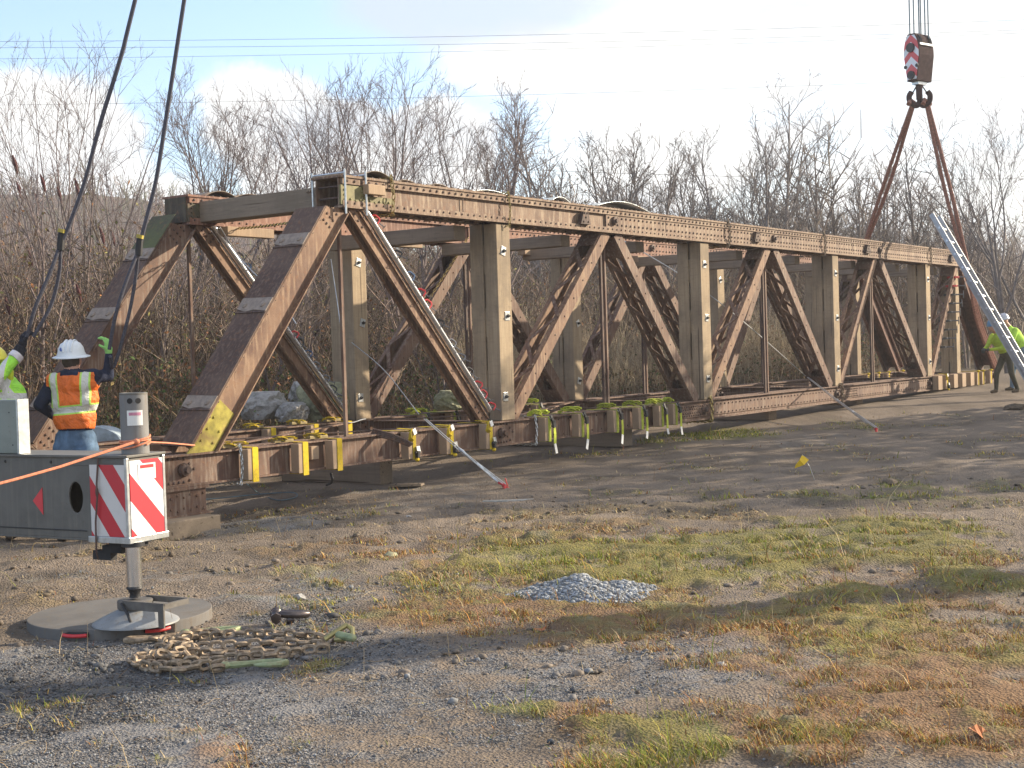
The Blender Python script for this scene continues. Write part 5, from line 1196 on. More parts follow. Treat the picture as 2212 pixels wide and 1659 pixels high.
for i, (x, y) in enumerate([(1168, 930), (1240, 922), (1316, 915), (1370, 906), (1414, 900), (1444, 895)]):
    strapped(L_at(x, y), 0, 'lime', ORD[i]+' wood block from the first timber post along the lime strapped stretch', ORD[i]+' lime strap with bundled top and hanging tail right of the first timber post')
for i, (x, st) in enumerate([(2018, None), (2034, 'ratchet'), (2052, None), (2070, None), (2088, None), (2102, 'hook'), (2113, 'hook'), (2130, 'hook')]):
    L = L_at(x, 815)
    if st: strapped(L, 0, st, ORD[i]+' wood block in the cluster at the far right chord end', ORD[i]+' strapped spot in the far right cluster, yellow strap beside the workers')
    else:
        b = MB(); b.box((-.12, -.12, 0), (.12, -.004, ZB-BOT)); o = b.build('wood_block', M['wood'], bevel=.004); o.location = B(L, 0, BOT); o.rotation_euler = (0, 0, R(90)-TH); tag(o, ORD[i]+' wood block in the cluster at the far right chord end', 'wood block', 'wood blocks strapped to the bottom chords')
for i, (x, y, st) in enumerate([(572, 945, 'edge'), (665, 935, 'edge'), (738, 925, 'edge'), (905, 905, 'lime'), (966, 898, 'lime'), (1150, 885, 'lime')]):
    strapped(L_at(x, y, TW), TW, st, ORD[i]+' wood block from the left on the far bottom chord', ORD[i]+' strap from the left round the far bottom chord')
for i, x in enumerate((1865, 1888, 1910, 1940, 1952)):
    strapped(L_at(x, 805, TW), TW, 'hook', ORD[i]+' wood block at the right end of the far bottom chord', ORD[i]+' yellow strap loop at the right end of the far bottom chord')
L, Z = pickN(681, 978); b = MB(); b.box((-.05, -.0, -.06), (.05, .045, .06)); o = b.build('wood_block', M['wood'], bevel=.004); o.location = B(L, 0, Z); o.rotation_euler = (0, 0, R(90)-TH); tag(o, 'small plain wood block set in the chord web between two yellow straps', 'wood block')

# ---- chains round the chords and across
def chain_obj(pts, label, m='chain', ln=.055, wd=.036, r=.006, grp=None):
    b = MB(); b.chain(pts, ln, wd, r, 8, 4); o = b.build('chain', M[m], None, True); return tag(o, label, 'chain', grp)
def wrap(L, Y0, z0, z1, label, m, out=.035, **k):
    P = [(L, Y0-out, z1+.02), (L+.01, Y0-out-.012, (z0+z1)/2), (L, Y0-out, z0-.03), (L, Y0+TK+out, z0-.03), (L, Y0+TK+out, z1+.02), (L, Y0-out, z1+.02)]
    return chain_obj([B(*p) for p in P], label, m, **k)
wrap(L_at(838, 420), 0, ZT, ZTT, 'gold chain looped round the top chord near its left end', 'chain_gold', .05, ln=.075, wd=.05, r=.008)
wrap(L_at(1092, 450), 0, ZT, ZTT, 'gold chain looped round the top chord above the first timber post', 'chain_gold', .045)
wrap(L_at(1568, 500), 0, ZT, ZTT, 'dark chain looped round the top chord above the second timber post', 'chain', .045, ln=.07, wd=.05, r=.009)
wrap(L_at(1775, 520), 0, ZT, ZTT, 'chain looped round the top chord near the third timber post', 'chain', .045, ln=.07, wd=.05, r=.009)
wrap(L_at(2005, 550), 0, ZT, ZTT, 'chain looped round the far right part of the top chord', 'chain', .045, ln=.08, wd=.055, r=.01)
wrap(L_at(515, 1010), 0, BOT, ZB, 'steel chain hanging over the bottom chord beside the first yellow strap', 'galv', .03, ln=.05, wd=.034, r=.006)
wrap(L_at(1154, 930), 0, BOT, ZB, 'thin steel chain over the bottom chord beside the first lime strap', 'galv', .02)
wrap(L_at(1532, 885), 0, BOT, ZB, 'thick rusty chain round the bottom chord below the second timber post', 'chain_gold', .03, ln=.08, wd=.06, r=.012)
wrap(L_at(1815, 855), 0, BOT, ZB, 'thick rusty chain round the bottom chord below the third timber post', 'chain', .03, ln=.09, wd=.07, r=.014)
def PN(x, y, N): L, Z = pickN(x, y, N); return B(L, N, Z)
chain_obj([PN(508, 494, TW-.06), PN(560, 490, 1.5), PN(620, 482, .9), PN(655, 474, .5)], 'gold chain slung below the first cross timber', 'chain_gold', ln=.05)
chain_obj([PN(568, 430, TW-.05), PN(620, 424, 1.4), PN(672, 412, .4)], 'thin rusty chain stretched above the first cross timber', 'chain', ln=.05)
chain_obj([PN(1010, 515, TW-.05), PN(965, 585, TW-.08), PN(915, 665, TW-.1), PN(893, 690, TW-.1)], 'gold chain slung down beside the far laced diagonal', 'chain_gold', ln=.06)
chain_obj([PN(890, 770, TW-.05), PN(868, 800, TW-.07), PN(852, 850, TW-.1), PN(845, 900, TW-.05)], 'dark chain hanging loose at the foot of the far laced diagonal', 'chain', ln=.06)
chain_obj([PN(380, 962, .9), PN(440, 962, .5), PN(505, 965, .1)], 'dark chain lying across the bottom chord behind the yellow diagonal foot', 'dark', ln=.05)

# ---- curved sheets on the top chord
def arch(x, y, w, h, N0, N1, m, label):
    L = L_at(x, y); b = MB(); n = 12; pts = [(w*(-.5+k/n), .0, h*math.sin(math.pi*k/n)) for k in range(n+1)]; vs = [(a, N0, c) for a, _, c in pts]+[(a, N1, c) for a, _, c in pts]
    b.add(vs, [(k, k+1, n+2+k, n+1+k) for k in range(n)]); o = b.build('curved_sheet', M[m], None, True); o.location = B(L, 0, ZTT+.004); o.rotation_euler = (0, 0, R(90)-TH); md = o.modifiers.new('t', 'SOLIDIFY'); md.thickness = .006
    tag(o, label, 'metal sheet')
arch(820, 380, .55, .085, .03, .36, 'sheet_rust', 'rusty curved plate lying on the top chord near its left end')
arch(895, 392, .45, .05, .1, .34, 'sheet_rust', 'flat rusty curved plate second from the left on the top chord')
arch(965, 402, .5, .05, .1, .34, 'sheet_rust', 'rusty curved plate third from the left on the top chord')
arch(1068, 413, .8, .045, .05, .36, 'sheet', 'grey curved sheet on the top chord above the first timber post')
arch(1228, 430, .5, .08, .1, .5, 'sheet', 'small pale bent sheet on the top chord left of the large pale one')
arch(1348, 445, 1.4, .10, .0, .5, 'sheet', 'large pale blue curved sheet on the top chord')
for i, (x, y, w, lab) in enumerate([(480, 424, .5, 'rusty curved plate on the far top chord near its left end'), (545, 430, .6, 'second rusty curved plate on the far top chord')]):
    L, Z = pickN(x, y, TW); b = MB(); n = 10; vs = [(w*(-.5+k/n), 0, .07*math.sin(math.pi*k/n)) for k in range(n+1)]; vs += [(a, .3, c) for a, _, c in vs]; b.add(vs, [(k, k+1, n+2+k, n+1+k) for k in range(n)]); o = b.build('curved_sheet', M['sheet_rust'], None, True); o.location = B(L, TW, ZTT+.004); o.rotation_euler = (0, 0, R(90)-TH); md = o.modifiers.new('t', 'SOLIDIFY'); md.thickness = .006; tag(o, lab, 'metal sheet')
# pale culvert piece behind the orange vested worker
c = pickY(222, 975, 14.2); b = MB(); n = 14; vs = [(.0+.33*math.cos(math.pi*k/n), 0, .27*math.sin(math.pi*k/n)) for k in range(n+1)]; vs += [(x, .35, z) for x, _, z in vs]
b.add(vs, [(k, k+1, n+2+k, n+1+k) for k in range(n)]+[tuple(range(n+1))]); o = b.build('pipe_cap', plain('pale_blue_metal', (.42, .50, .56), .4, .3)); o.location = (c.x-.1, c.y, c.z-.02); tag(o, 'pale blue half round metal cap behind the orange vested worker', 'metal cap'); b = MB(); b.box((c.x-.45, c.y, g(c.x, c.y)-.02), (c.x+.26, c.y+.35, c.z-.022)); tag(b.build('timber_block', M['t_y']), 'timber block carrying the pale blue half round cap', 'timber block')

M['screw'] = plain('screw_steel', (.16, .16, .17), .4, .6)
# ---- C-clamps on the rails
def clamp(P, along, outv, m, label, s=1.0):
    t = thing('c_clamp', label, 'clamp', P, 0, 'C-clamps on the slanting rails'); a = Vector(along).normalized(); o_ = Vector(outv).normalized(); w = a.cross(o_)
    b = MB(); q = [(-.05, -.03), (.06, -.03), (.085, -.01), (.085, .05), (.06, .07), (.0, .07)]; pts = [o_*x*s+a*y*s for x, y in q]
    for p1, p2 in zip(pts, pts[1:]): b.bar(p1, p2, .020*s, .014*s, w)
    b.build('clamp_frame', m, t); b = MB(); c = o_*.03*s; b.cyl(c+a*.03*s, c+a*.16*s, .007*s, n=8); b.cyl(c+a*.02*s, c+a*.035*s, .016*s, n=10); b.cyl(c+a*.155*s-w*.04*s, c+a*.155*s+w*.04*s, .005*s, n=6); b.build('clamp_screw', M['screw'], t)
def clamps(side, spec, who):
    a1, c1, d1, u1, Y0 = DIAG[side]; Lm = (c1-a1).length
    for i, (px, py, col) in enumerate(spec):
        L, Z = pickN(px, py, Y0); v = Vector((L, 0, Z))-a1; s = max(.02, min(.98, v.dot(d1)/Lm)); p = a1+d1*(s*Lm)+u1*.15; P = B(p.x, Y0+.02, p.z)
        tow = lambda q: DV*q.x+Vector((0, 0, q.z))+NV*q.y
        clamp(P, tow(Vector((0, -1 if i % 2 else -.4, .0)))+tow(d1)*.7, tow(u1), M[dict(r='red', k='dark', b='blue', g='screw')[col]], '%s clamp, %s from the top on the %s slanting rail' % (dict(r='red', k='black', b='dark blue', g='bare steel')[col], ORD[i], who), .85)
clamps('near', [(806, 478, 'r'), (856, 550, 'k'), (884, 598, 'b'), (908, 632, 'r'), (922, 657, 'r'), (948, 700, 'k'), (975, 742, 'g'), (995, 772, 'g'), (1015, 800, 'k'), (1030, 835, 'r'), (1041, 855, 'r'), (1058, 882, 'r')], 'near')
clamps('far', [(520, 548, 'k'), (535, 572, 'b'), (550, 597, 'k'), (640, 716, 'r'), (650, 735, 'k'), (664, 765, 'b'), (682, 790, 'g'), (700, 822, 'g'), (715, 845, 'k'), (728, 865, 'g')], 'far')
def far_clamps():      # ladder like row of clamps on the last diagonal
    for i in range(9):
        s = i/8; x = 2052-s*28; y = 600+s*150; L, Z = pickN(x, y, .16); P = B(L-.05, .1, Z)
        clamp(P, DV*.2-NV, -DV, M['red'] if i < 2 else M['dark'], ORD[i]+' clamp from the top on the last diagonal before the ladder', 1.9)
far_clamps()

# ================================================================== CRANE SLINGS, HOOK BLOCK, LADDER, CABLES
def smooth_pts(P, n=8):
    """Catmull-Rom through points"""
    P = [Vector(p) for p in P]; Q = [P[0]*2-P[1]]+P+[P[-1]*2-P[-2]]; out = []
    for i in range(1, len(Q)-2):
        a, b, c, d = Q[i-1:i+3]
        for k in range(n):
            t = k/n; out.append(.5*((2*b)+(c-a)*t+(2*a-5*b+4*c-d)*t*t+(3*b-a-3*c+d)*t**3))
    out.append(P[-1]); return out
def black_sling(main, legs, Y, label):
    P = [pickY(x, y, Y) for x, y in main]; d = (P[0]-P[1]).normalized(); P = [P[0]+d*3]+P
    t = thing('lifting_sling', label, 'sling', P[-1], 0, 'black slings held by the workers'); o = P[-1]
    b = MB(); b.tube([p-o for p in smooth_pts(P)], .019, 8); b.build('sling_rope', M['sling'], t, True)
    for lg in legs:
        q = [pickY(x, y, Y+dy)-o for x, y, dy in lg]; b = MB(); b.tube(smooth_pts(q), .016, 8); b.build('sling_leg', M['sling'], t, True)
    b = MB(); b.tube([Vector((.012, 0, .10)), Vector((0, 0, .0)), Vector((-.004, 0, -.05))], [.03, .033, .03], 8); b.build('splice_sleeve', M['black'], t, True)
    b = MB(); b.tube([Vector((.02, -.01, .13)), Vector((.012, -.01, .10))], [.033, .034], 8); b.build('sleeve_band', plain('sleeve_yellow', (.45, .36, .06), .7), t, True)
black_sling([(292, 0), (262, 120), (218, 262), (184, 390), (152, 480), (131, 528)], [[(130, 530, 0), (108, 590, -.03), (78, 660, -.05), (58, 728, -.02)], [(131, 530, 0), (128, 590, .04), (110, 660, .05), (72, 728, .0)]], 12.0, 'long black sling rising out of the top left, held by the lime jacketed worker')
black_sling([(398, 0), (378, 130), (352, 300), (335, 400), (312, 490), (300, 540)], [[(299, 542, 0), (272, 610, -.05), (250, 680, -.06), (236, 755, -.02)], [(299, 542, 0), (293, 600, .06), (276, 690, .08), (247, 790, .1), (238, 770, .0)]], 12.2, 'long black sling guided by the worker in the orange vest')

def hook_block():
    Y = 27.5; c = pickY(1985, 125, Y); t = thing('hook_block', 'crane hook block with red and white chevrons hanging at upper right', 'hook block', c, R(-52)); sc = Y/FPX
    # local: y = face normal of chevron side, x along side, z up
    H = 104*sc; Wd = 40*sc; Dp = 52*sc
    def prof(z):   # half width at relative height
        u = z/H+.5; return Wd/2*(.62+.38*min(1, u*1.9)) if u < .55 else Wd/2*math.sqrt(max(0.05, 1-((u-.55)/.47)**2))
    zs = np.linspace(-H/2, H*.47, 14); P = [(prof(z), z) for z in zs]+[(-prof(z), z) for z in zs[::-1]]
    m, nt, b_ = mat('chevrons'); co = coord(nt); sp = nt.new('ShaderNodeSeparateXYZ'); nt.put(sp.inputs[0], co)
    v = nt.math('ADD', nt.math('ABSOLUTE', sp.outputs[0]), sp.outputs[2]); v = nt.math('FRACT', nt.math('DIVIDE', nt.math('ADD', v, 10.06), H*.30)); nt.put(b_.inputs['Base Color'], nt.mix(nt.math('GREATER_THAN', v, .5), (.75, .76, .78), (.62, .07, .08))); b_.inputs['Roughness'].default_value = .4
    hb = plain('block_steel', (.05, .03, .032), .9, 0, var=.3, spec=.1)
    b = MB(); b.poly([(x, -Dp/2, z) for x, z in P], (0, Dp, 0)); b.build('block_body', hb, t, bevel=.01)
    b = MB(); k = .93; b.poly([(x*k, -Dp/2-.012, z*k) for x, z in P], (0, .010, 0)); b.build('chevron_plate', m, t)
    b = MB()
    for z in (H*.18, -H*.38): b = MB(); b.cyl((0, -Dp/2-.05, z), (0, -Dp/2-.01, z), .09 if z > 0 else .08, n=16); b.build('axle_cap', M['dark'], t, True)
    for s in (-1, 1): b = MB(); b.cyl((s*Wd*.36, -Dp/2-.03, -H*.2), (s*Wd*.36, -Dp/2-.01, -H*.2), .035, n=8); b.build('bolt', M['dark'], t, True)
    b = MB(); 
    for s in (-1, 1): b.lathe((0, s*Dp*.32-.03, H*.30), [(Wd*.47, 0), (Wd*.42, .03), (Wd*.47, .06)], 24, (0, 1, 0))
    b.build('sheave', M['dark'], t, True)
    b = MB(); b.box((Wd/2-.0, -Dp/2+.02, H*.22), (Wd/2+.012, Dp/2-.02, H*.26)); b.box((-Wd*.2, -Dp*.3, -H*.56), (Wd*.2, Dp*.3, -H*.5)); b.build('cross_plate', M['galv'], t)
    # ropes
    for i, x in enumerate((1963, 1972, 1983, 1987, 1996, 2003)):
        tp = pickY(x-5, -260, Y); bt = pickY(x+3, 92, Y); b = MB(); b.tube([bt-c, tp-c], .014, 6); o = b.build('hoist_rope', M['blue_rope'], t, True); o.matrix_parent_inverse = Matrix.Rotation(R(52), 4, 'Z')
    # double hook
    hk = MB(); F = lambda x, y, dy=0: pickY(x, y, Y+dy)-c
    hk.tube([F(1985, 172), F(1986, 215)], [.07, .06], 12); 
    hk.tube(smooth_pts([F(1987, 205), F(1986, 222), F(1978, 228), F(1966, 220), F(1964, 208), F(1969, 199)]), .055, 10); hk.tube(smooth_pts([F(1987, 205), F(1988, 222), F(1996, 228), F(2007, 220), F(2009, 206), F(2003, 197)]), .055, 10)
    o = hk.build('double_hook', hb, t, True); o.matrix_parent_inverse = Matrix.Rotation(R(52), 4, 'Z')
    for pts in (((1984, 178), (1972, 200)), ((1987, 178), (2002, 200))):
        b = MB(); b.tube([F(*p) for p in pts], .014, 6); q = b.build('safety_latch', M['dark'], t, True); q.matrix_parent_inverse = Matrix.Rotation(R(52), 4, 'Z')
    # red slings
    def red(top, bot, ctr, label, ybot):
        t2 = thing('red_sling', label, 'sling', pickY(*top, Y), 0, 'red slings under the hook block'); o = t2.location
        for k, s in enumerate((-1, 1)):
            a = pickY(top[0]+s*1.8, top[1], Y)-o; e = ybot-o; m_ = a.lerp(e, .5)+Vector((s*.05, 0, -.05)); b = MB(); b.tube(smooth_pts([a, m_, e+Vector((s*.02, 0, 0))]), .038, 8); b.build('sling_leg', M['redsling'], t2, True)
        b = MB(); a = pickY(*top, Y)-o; b.tube([a+Vector((-.1, -.07, .0)), a+Vector((-.06, 0, .09)), a+Vector((.08, .06, .0))], .05, 8); b.build('sling_eye', M['redsling'], t2, True)
    Lf, _ = pickN(1872, 512, TW+.1)
    red((1972, 226), None, None, 'left red sling running from the hook down behind the top chord', PN(1868, 530, TW+.16))
    L5 = LB(5)-.15; red((2003, 226), None, None, 'right red sling running from the hook down past the ladder to the chord end', B(nodesT[4]+.25, -.10, ZT-.1))
    t3 = thing('red_sling', 'lower bundle of red slings running down to the far right chord end', 'sling', B(LB(5)-.1, -.1, ZB)); o = t3.location
    for s in (-.16, -.05, .07): b = MB(); b.tube(smooth_pts([B(nodesT[4]+.25+s*.4, -.12, ZT-.1)-o, B(nodesT[4]+.75+s, -.14, (ZT+ZB)/2)-o, B(LB(5)-.2+s*1.2, -.12, ZB)-o]), .034, 8); b.build('sling_leg', M['redsling'], t3, True)
M['blue_rope'] = plain('wire_rope', (.10, .16, .2), .5, .3)
hook_block()

def power_lines():
    m = M['dark']
    for i, (x0, y0, x1, y1, Y, lab) in enumerate([(-100, 90, 2330, 38, 60, 'topmost thin power line crossing the sky'), (-100, 103, 2330, 60, 61, 'second thin power line crossing the sky'), (-100, 127, 2330, 150, 66, 'third thin power line, steeper than the others'), (-100, 228, 2330, 160, 64, 'fourth thin power line crossing behind the tree tops'), (700, 345, 2330, 385, 50, 'lowest wire running behind the middle tree clump')]):
        if i == 2: x0, y0, x1, y1 = -100, 128, 2330, 66
        a, e = pickY(x0, y0, Y), pickY(x1, y1, Y+6); n = 16; P = [a.lerp(e, k/n)-Vector((0, 0, .25*4*(k/n)*(1-k/n))) for k in range(n+1)]
        b = MB(); b.tube(P, .0075, 5); tag(b.build('power_line', m), lab, 'power line', 'power lines in the sky')
power_lines()

def guy(x0, y0, N0, x1, y1, label, r=.012, tb=True):
    a = PN(x0, y0, N0); e = pickG(x1, y1); e.z += .02; o = thing('guy_cable', label, 'cable', e); d = a-e; L = d.length
    b = MB()
    for s in (-1, 1): b.tube([Vector((s*.012, 0, .03))+d*0, d*.5+Vector((s*.015, 0, -.01)), d+Vector((s*.01, 0, 0))], r*.45, 6)
    b.build('cable', M['galv'], o, True)
    if tb:
        w, u, v = frame(d); b = MB()
        for k in (.12, .30, .52): b.tube([d*k-w*.05, d*k, d*k+w*.05], [.010, .018, .010], 8)
        for s in (-1, 1): b.tube([d*.12+v*s*.016, d*.30+v*s*.016, d*.52+v*s*.010], .007, 6)
        tb_ = b.build('turnbuckle', M['galv'], o, True)
    b = MB(); b.tube([Vector((0, 0, -.05)), Vector((0, 0, .02)), d.normalized()*.08], .016, 6); b.build('anchor_end', M['red'], o, True)
guy(918, 905, .0, 1090, 1057, 'steel guy cable with turnbuckle running from the bottom chord to the dirt')
guy(1745, 815, .3, 1893, 932, 'thin guy cable at the middle timber posts running down to the dirt', .016)
def wires():
    def w(P, r, m, label, cat='wire'):
        b = MB(); b.tube(smooth_pts(P), r, 6); tag(b.build('loose_wire' if cat == 'wire' else 'wire_rope', M[m], None, True), label, cat)
    w([PN(905, 895, .3), PN(830, 800, 1.2), PN(760, 740, TW), ], .006, 'galv', 'grey stay wire from the guy cable up to the far truss', 'wire')
    w([PN(1740, 812, .3), PN(1600, 690, .3), PN(1480, 600, 1.), PN(1330, 510, TW)], .008, 'galv', 'long grey stay wire crossing behind the middle posts')
    w([PN(475, 490, TW-.05), PN(520, 560, 1.4), PN(600, 640, .8), PN(640, 700, .3)], .006, 'galv', 'thin stay wire sagging from the far corner to the near post', 'wire')
    w([PN(790, 905, .2), PN(745, 905, .2), PN(742, 800, .8), PN(735, 700, 1.3), PN(715, 560, TW)], .005, 'galv', 'thin grey wire hanging beside the hanger rod', 'wire')
    G = lambda x, y: pickG(x, y)+Vector((0, 0, .02))
    w([PN(533, 1045, -.05), G(560, 1070), G(600, 1085), G(640, 1078), G(630, 1068), G(560, 1072), G(480, 1080), G(420, 1085)], .006, 'blue_rope', 'loose bluish wire looping on the ground below the first yellow strap', 'wire')
    w([PN(715, 1022, -.02), PN(718, 1040, .0), G(706, 1052)], .012, 'black', 'black strap end dangling below the third yellow strap', 'strap')
    p = [PN(800, 935, .1), PN(845, 945, -.12), PN(885, 962, -.22)]
    t = thing('wire_rope', 'frayed rusty wire rope ends sticking over the bottom chord', 'wire rope', p[0])
    for k in range(4): b = MB(); o = Vector((0, 0, .018*k-.02)); b.tube([q-p[0]+o*(1-.3*i)+Vector((.01*k, 0, 0)) for i, q in enumerate(p)], .011, 8); b.build('strand', M['rust_dark'], t, True)
wires()

def ladder():
    m = plain('aluminium', (.36, .37, .38), .5, .4, var=.1); Y0, Y1 = 25.2, 23.6
    a = pickY(2012, 462, Y0); e = pickY(2240, 850, Y1); t = thing('ladder', 'long aluminium extension ladder leaning on the far end of the bridge', 'ladder', e); d = a-e; L = d.length; w = d.normalized()
    side = Vector((.60, .80, 0)).normalized(); side = (side-w*side.dot(w)).normalized(); nn = w.cross(side)
    for s in (0, 1):
        b = MB(); o = side*(.30*s); b.bar(o, d*.999+o, .035, .02, side); 
        b.bar(o+nn*0, d*.999+o, .03, .09, side); b.build('rail', m, t)
        b = MB(); o2 = o+nn*.035; b.bar(o2, d*.62+o2, .03, .08, side); b.build('rail', m, t)
    n = int(L/.29)
    for k in range(1, n):
        b = MB(); b.cyl(w*(k*.29)-side*.02, w*(k*.29)+side*.31, .02, n=8); b.build('rung', M['galv'], t, True)
ladder()

# ================================================================== PEOPLE
def baked(name, parts, voxel, mats, tags, parent=None, smooth_it=4):
    """parts: list of (kind, data, tag). union by voxel remesh, then material per face by nearest part"""
    b = MB()
    for kind, dt, tg in parts:
        if kind == 'cap':
            p0, p1, r0, r1 = dt[:4]; fl = dt[4] if len(dt) > 4 else 1.0; p0, p1 = Vector(p0), Vector(p1); n = 14
            w, u, v = frame(p1-p0, (1, 0, 0) if abs((p1-p0).normalized().x) < .8 else (0, 0, 1)); vs = []; L = (p1-p0).length; rings = []
            for k in range(5): a = math.pi/2*k/4; rings.append((-r0*math.cos(a), r0*math.sin(a)+1e-4))
            for k in range(5): a = math.pi/2*k/4; rings.append((L+r1*math.sin(a), r1*math.cos(a)+1e-4))
            for z, r in rings:
                for j in range(n): a = 2*math.pi*j/n; vs.append(p0+w*z+u*(r*math.cos(a))+v*(r*math.sin(a)*fl))
            fs = [(i*n+j, i*n+(j+1) % n, (i+1)*n+(j+1) % n, (i+1)*n+j) for i in range(len(rings)-1) for j in range(n)]+[tuple(reversed(range(n))), tuple(range((len(rings)-1)*n, len(rings)*n))]
            b.add(vs, fs)
        else: b.ball(dt[0], dt[1], 18, 12)
    me = bpy.data.meshes.new(name); me.from_pydata(b.v, [], b.f); bm = bmesh.new(); bm.from_mesh(me); bmesh.ops.recalc_face_normals(bm, faces=bm.faces); bm.to_mesh(me); bm.free()
    tmp = bpy.data.objects.new('tmp', me); COL.objects.link(tmp)
    r = tmp.modifiers.new('r', 'REMESH'); r.mode = 'VOXEL'; r.voxel_size = voxel; s = tmp.modifiers.new('s', 'SMOOTH'); s.factor = .5; s.iterations = smooth_it
    dg = bpy.context.evaluated_depsgraph_get(); me2 = bpy.data.meshes.new_from_object(tmp.evaluated_get(dg)); bpy.data.objects.remove(tmp); bpy.data.meshes.remove(me)
    me2.name = name; me2.materials.clear()
    for k in mats: me2.materials.append(k)
    n = len(me2.polygons); C = np.empty(n*3, np.float32); me2.polygons.foreach_get('center', C); C = C.reshape(-1, 3); best = np.full(n, 1e9); idx = np.zeros(n, np.int32)
    for kind, dt, tg in parts:
        if kind == 'cap':
            p0, p1 = np.array(dt[0]), np.array(dt[1]); d = p1-p0; t = np.clip(((C-p0)@d)/(d@d), 0, 1); q = np.linalg.norm(C-(p0+t[:, None]*d), axis=1)-(dt[2]*(1-t)+dt[3]*t)
        else:
            rr = np.array(dt[1] if isinstance(dt[1], (tuple, list)) else (dt[1],)*3); k = np.linalg.norm((C-np.array(dt[0]))/rr, axis=1); q = (k-1)*rr.min()
        m_ = q < best; best[m_] = q[m_]; idx[m_] = tags.index(tg)
    me2.polygons.foreach_set('material_index', idx); me2.polygons.foreach_set('use_smooth', np.ones(n, bool))
    o = bpy.data.objects.new(name, me2); link(o, parent); return o, C, idx
def shell(body, name, keep, off, mat_, parent, thick=.006):
    """garment: body faces chosen by keep(center), pushed outwards"""
    bm = bmesh.new(); bm.from_mesh(body.data); bm.normal_update()
    bmesh.ops.delete(bm, geom=[f for f in bm.faces if not keep(f.calc_center_median())], context='FACES')
    for _ in range(3):
        bd = [v for v in bm.verts if v.is_boundary]; bmesh.ops.smooth_vert(bm, verts=bd, factor=.5, use_axis_x=True, use_axis_y=True, use_axis_z=True)
    bm.normal_update()
    for v in bm.verts: v.co += v.normal*(off+.006*math.sin(v.co.z*38+v.co.x*25)*math.sin(v.co.x*31-v.co.z*14))
    me = bpy.data.meshes.new(name); bm.to_mesh(me); bm.free(); me.materials.clear(); me.materials.append(mat_); me.polygons.foreach_set('material_index', [0]*len(me.polygons)); o = bpy.data.objects.new(name, me); link(o, parent); md = o.modifiers.new('t', 'SOLIDIFY'); md.thickness = thick; return o
def cloth(name, c, rough=.85, var=.2, scale=9, fold=.6):
    m, nt, b = mat(name); co = coord(nt); n = nt.noise(co, scale, 5, .6, .6); n2 = nt.noise(co, 300, 2, .5); d = tuple(x*(1-var) for x in c); e = tuple(x*(1+var) for x in c)
    nt.put(b.inputs['Base Color'], nt.mix(nt.ss(n, .3, .7), d, e)); b.inputs['Roughness'].default_value = rough; b.inputs['Specular IOR Level'].default_value = .2; bump(nt, b, nt.math('ADD', n, nt.math('MULTIPLY', n2, .05)), fold, .03); return m
def band_mat(name, base, bands, refl=(.62, .62, .58), edge=(.45, .75, .12)):
    """bands: list of ('z', centre, half) or ('x', centre, half, slope) in object space"""
    m, nt, b = mat(name); co = coord(nt); sp = nt.new('ShaderNodeSeparateXYZ'); nt.put(sp.inputs[0], co); n = nt.noise(co, 9, 5, .6, .6)
    col = nt.mix(nt.ss(n, .3, .7), tuple(x*.82 for x in base), tuple(min(1, x*1.1) for x in base))
    for width, cc in ((1.55, edge), (1.0, refl)):
        for bd in bands:
            if bd[0] == 'z': v = nt.math('SUBTRACT', nt.math('SUBTRACT', sp.outputs[2], bd[1]), nt.math('MULTIPLY', sp.outputs[0], bd[3] if len(bd) > 3 else 0)); k = nt.math('LESS_THAN', nt.math('ABSOLUTE', v), bd[2]*width)
            else:
                v = nt.math('SUBTRACT', nt.math('SUBTRACT', sp.outputs[0], bd[1]), nt.math('MULTIPLY', nt.math('SUBTRACT', sp.outputs[2], bd[4]), bd[3])); k = nt.math('LESS_THAN', nt.math('ABSOLUTE', v), bd[2]*width)
                k = nt.math('MULTIPLY', k, nt.math('GREATER_THAN', sp.outputs[2], bd[4]))
            col = nt.mix(k, col, cc)
    nt.put(b.inputs['Base Color'], col); b.inputs['Roughness'].default_value = .6; bump(nt, b, n, 1.0, .04); return m
def hand(wrist, d, nrm, m, parent, grip=.9, sc=1.0, name='glove', thumb=1):
    """palm + four fingers + thumb; d = direction of hand, nrm = palm normal (towards held thing)"""
    w = Vector(d).normalized(); n = Vector(nrm); n = (n-w*n.dot(w)).normalized(); s = w.cross(n); wr = Vector(wrist); P = []
    P.append(('cap', (wr, wr+w*.035*sc, .028*sc, .034*sc), 'g')); 
    for k in (-1, 0, 1): P.append(('cap', (wr+w*.03*sc+s*.02*k*sc, wr+w*.085*sc+s*.024*k*sc, .019*sc, .017*sc), 'g'))
    for k, ln in enumerate((.92, 1.05, 1.0, .78)):
        o = wr+w*.088*sc+s*(.032-.0215*k)*sc; a = 0; p = o; L = [.040, .028, .022]; dr = w.copy()
        for j in range(3):
            a += grip*(.75+.1*k*.5); dr = (w*math.cos(a)+n*math.sin(a)); q = p+dr*L[j]*ln*sc; P.append(('cap', (p, q, .0105*sc, .0092*sc), 'g')); p = q
    o = wr+w*.035*sc+s*.03*sc*thumb; p1 = o+(s*thumb*.7+w*.5+n*.5).normalized()*.036*sc; p2 = p1+(w*.5+n*.85).normalized()*.03*sc; P.append(('cap', (o, p1, .014*sc, .012*sc), 'g')); P.append(('cap', (p1, p2, .0115*sc, .010*sc), 'g'))
    o, _, _ = baked(name, P, .0045*sc, [m], ['g'], parent, 2); return o
SKIN = plain('skin', (.50, .27, .19), .55, var=.08, bmp=.05); HAIR = plain('hair', (.05, .035, .025), .8)
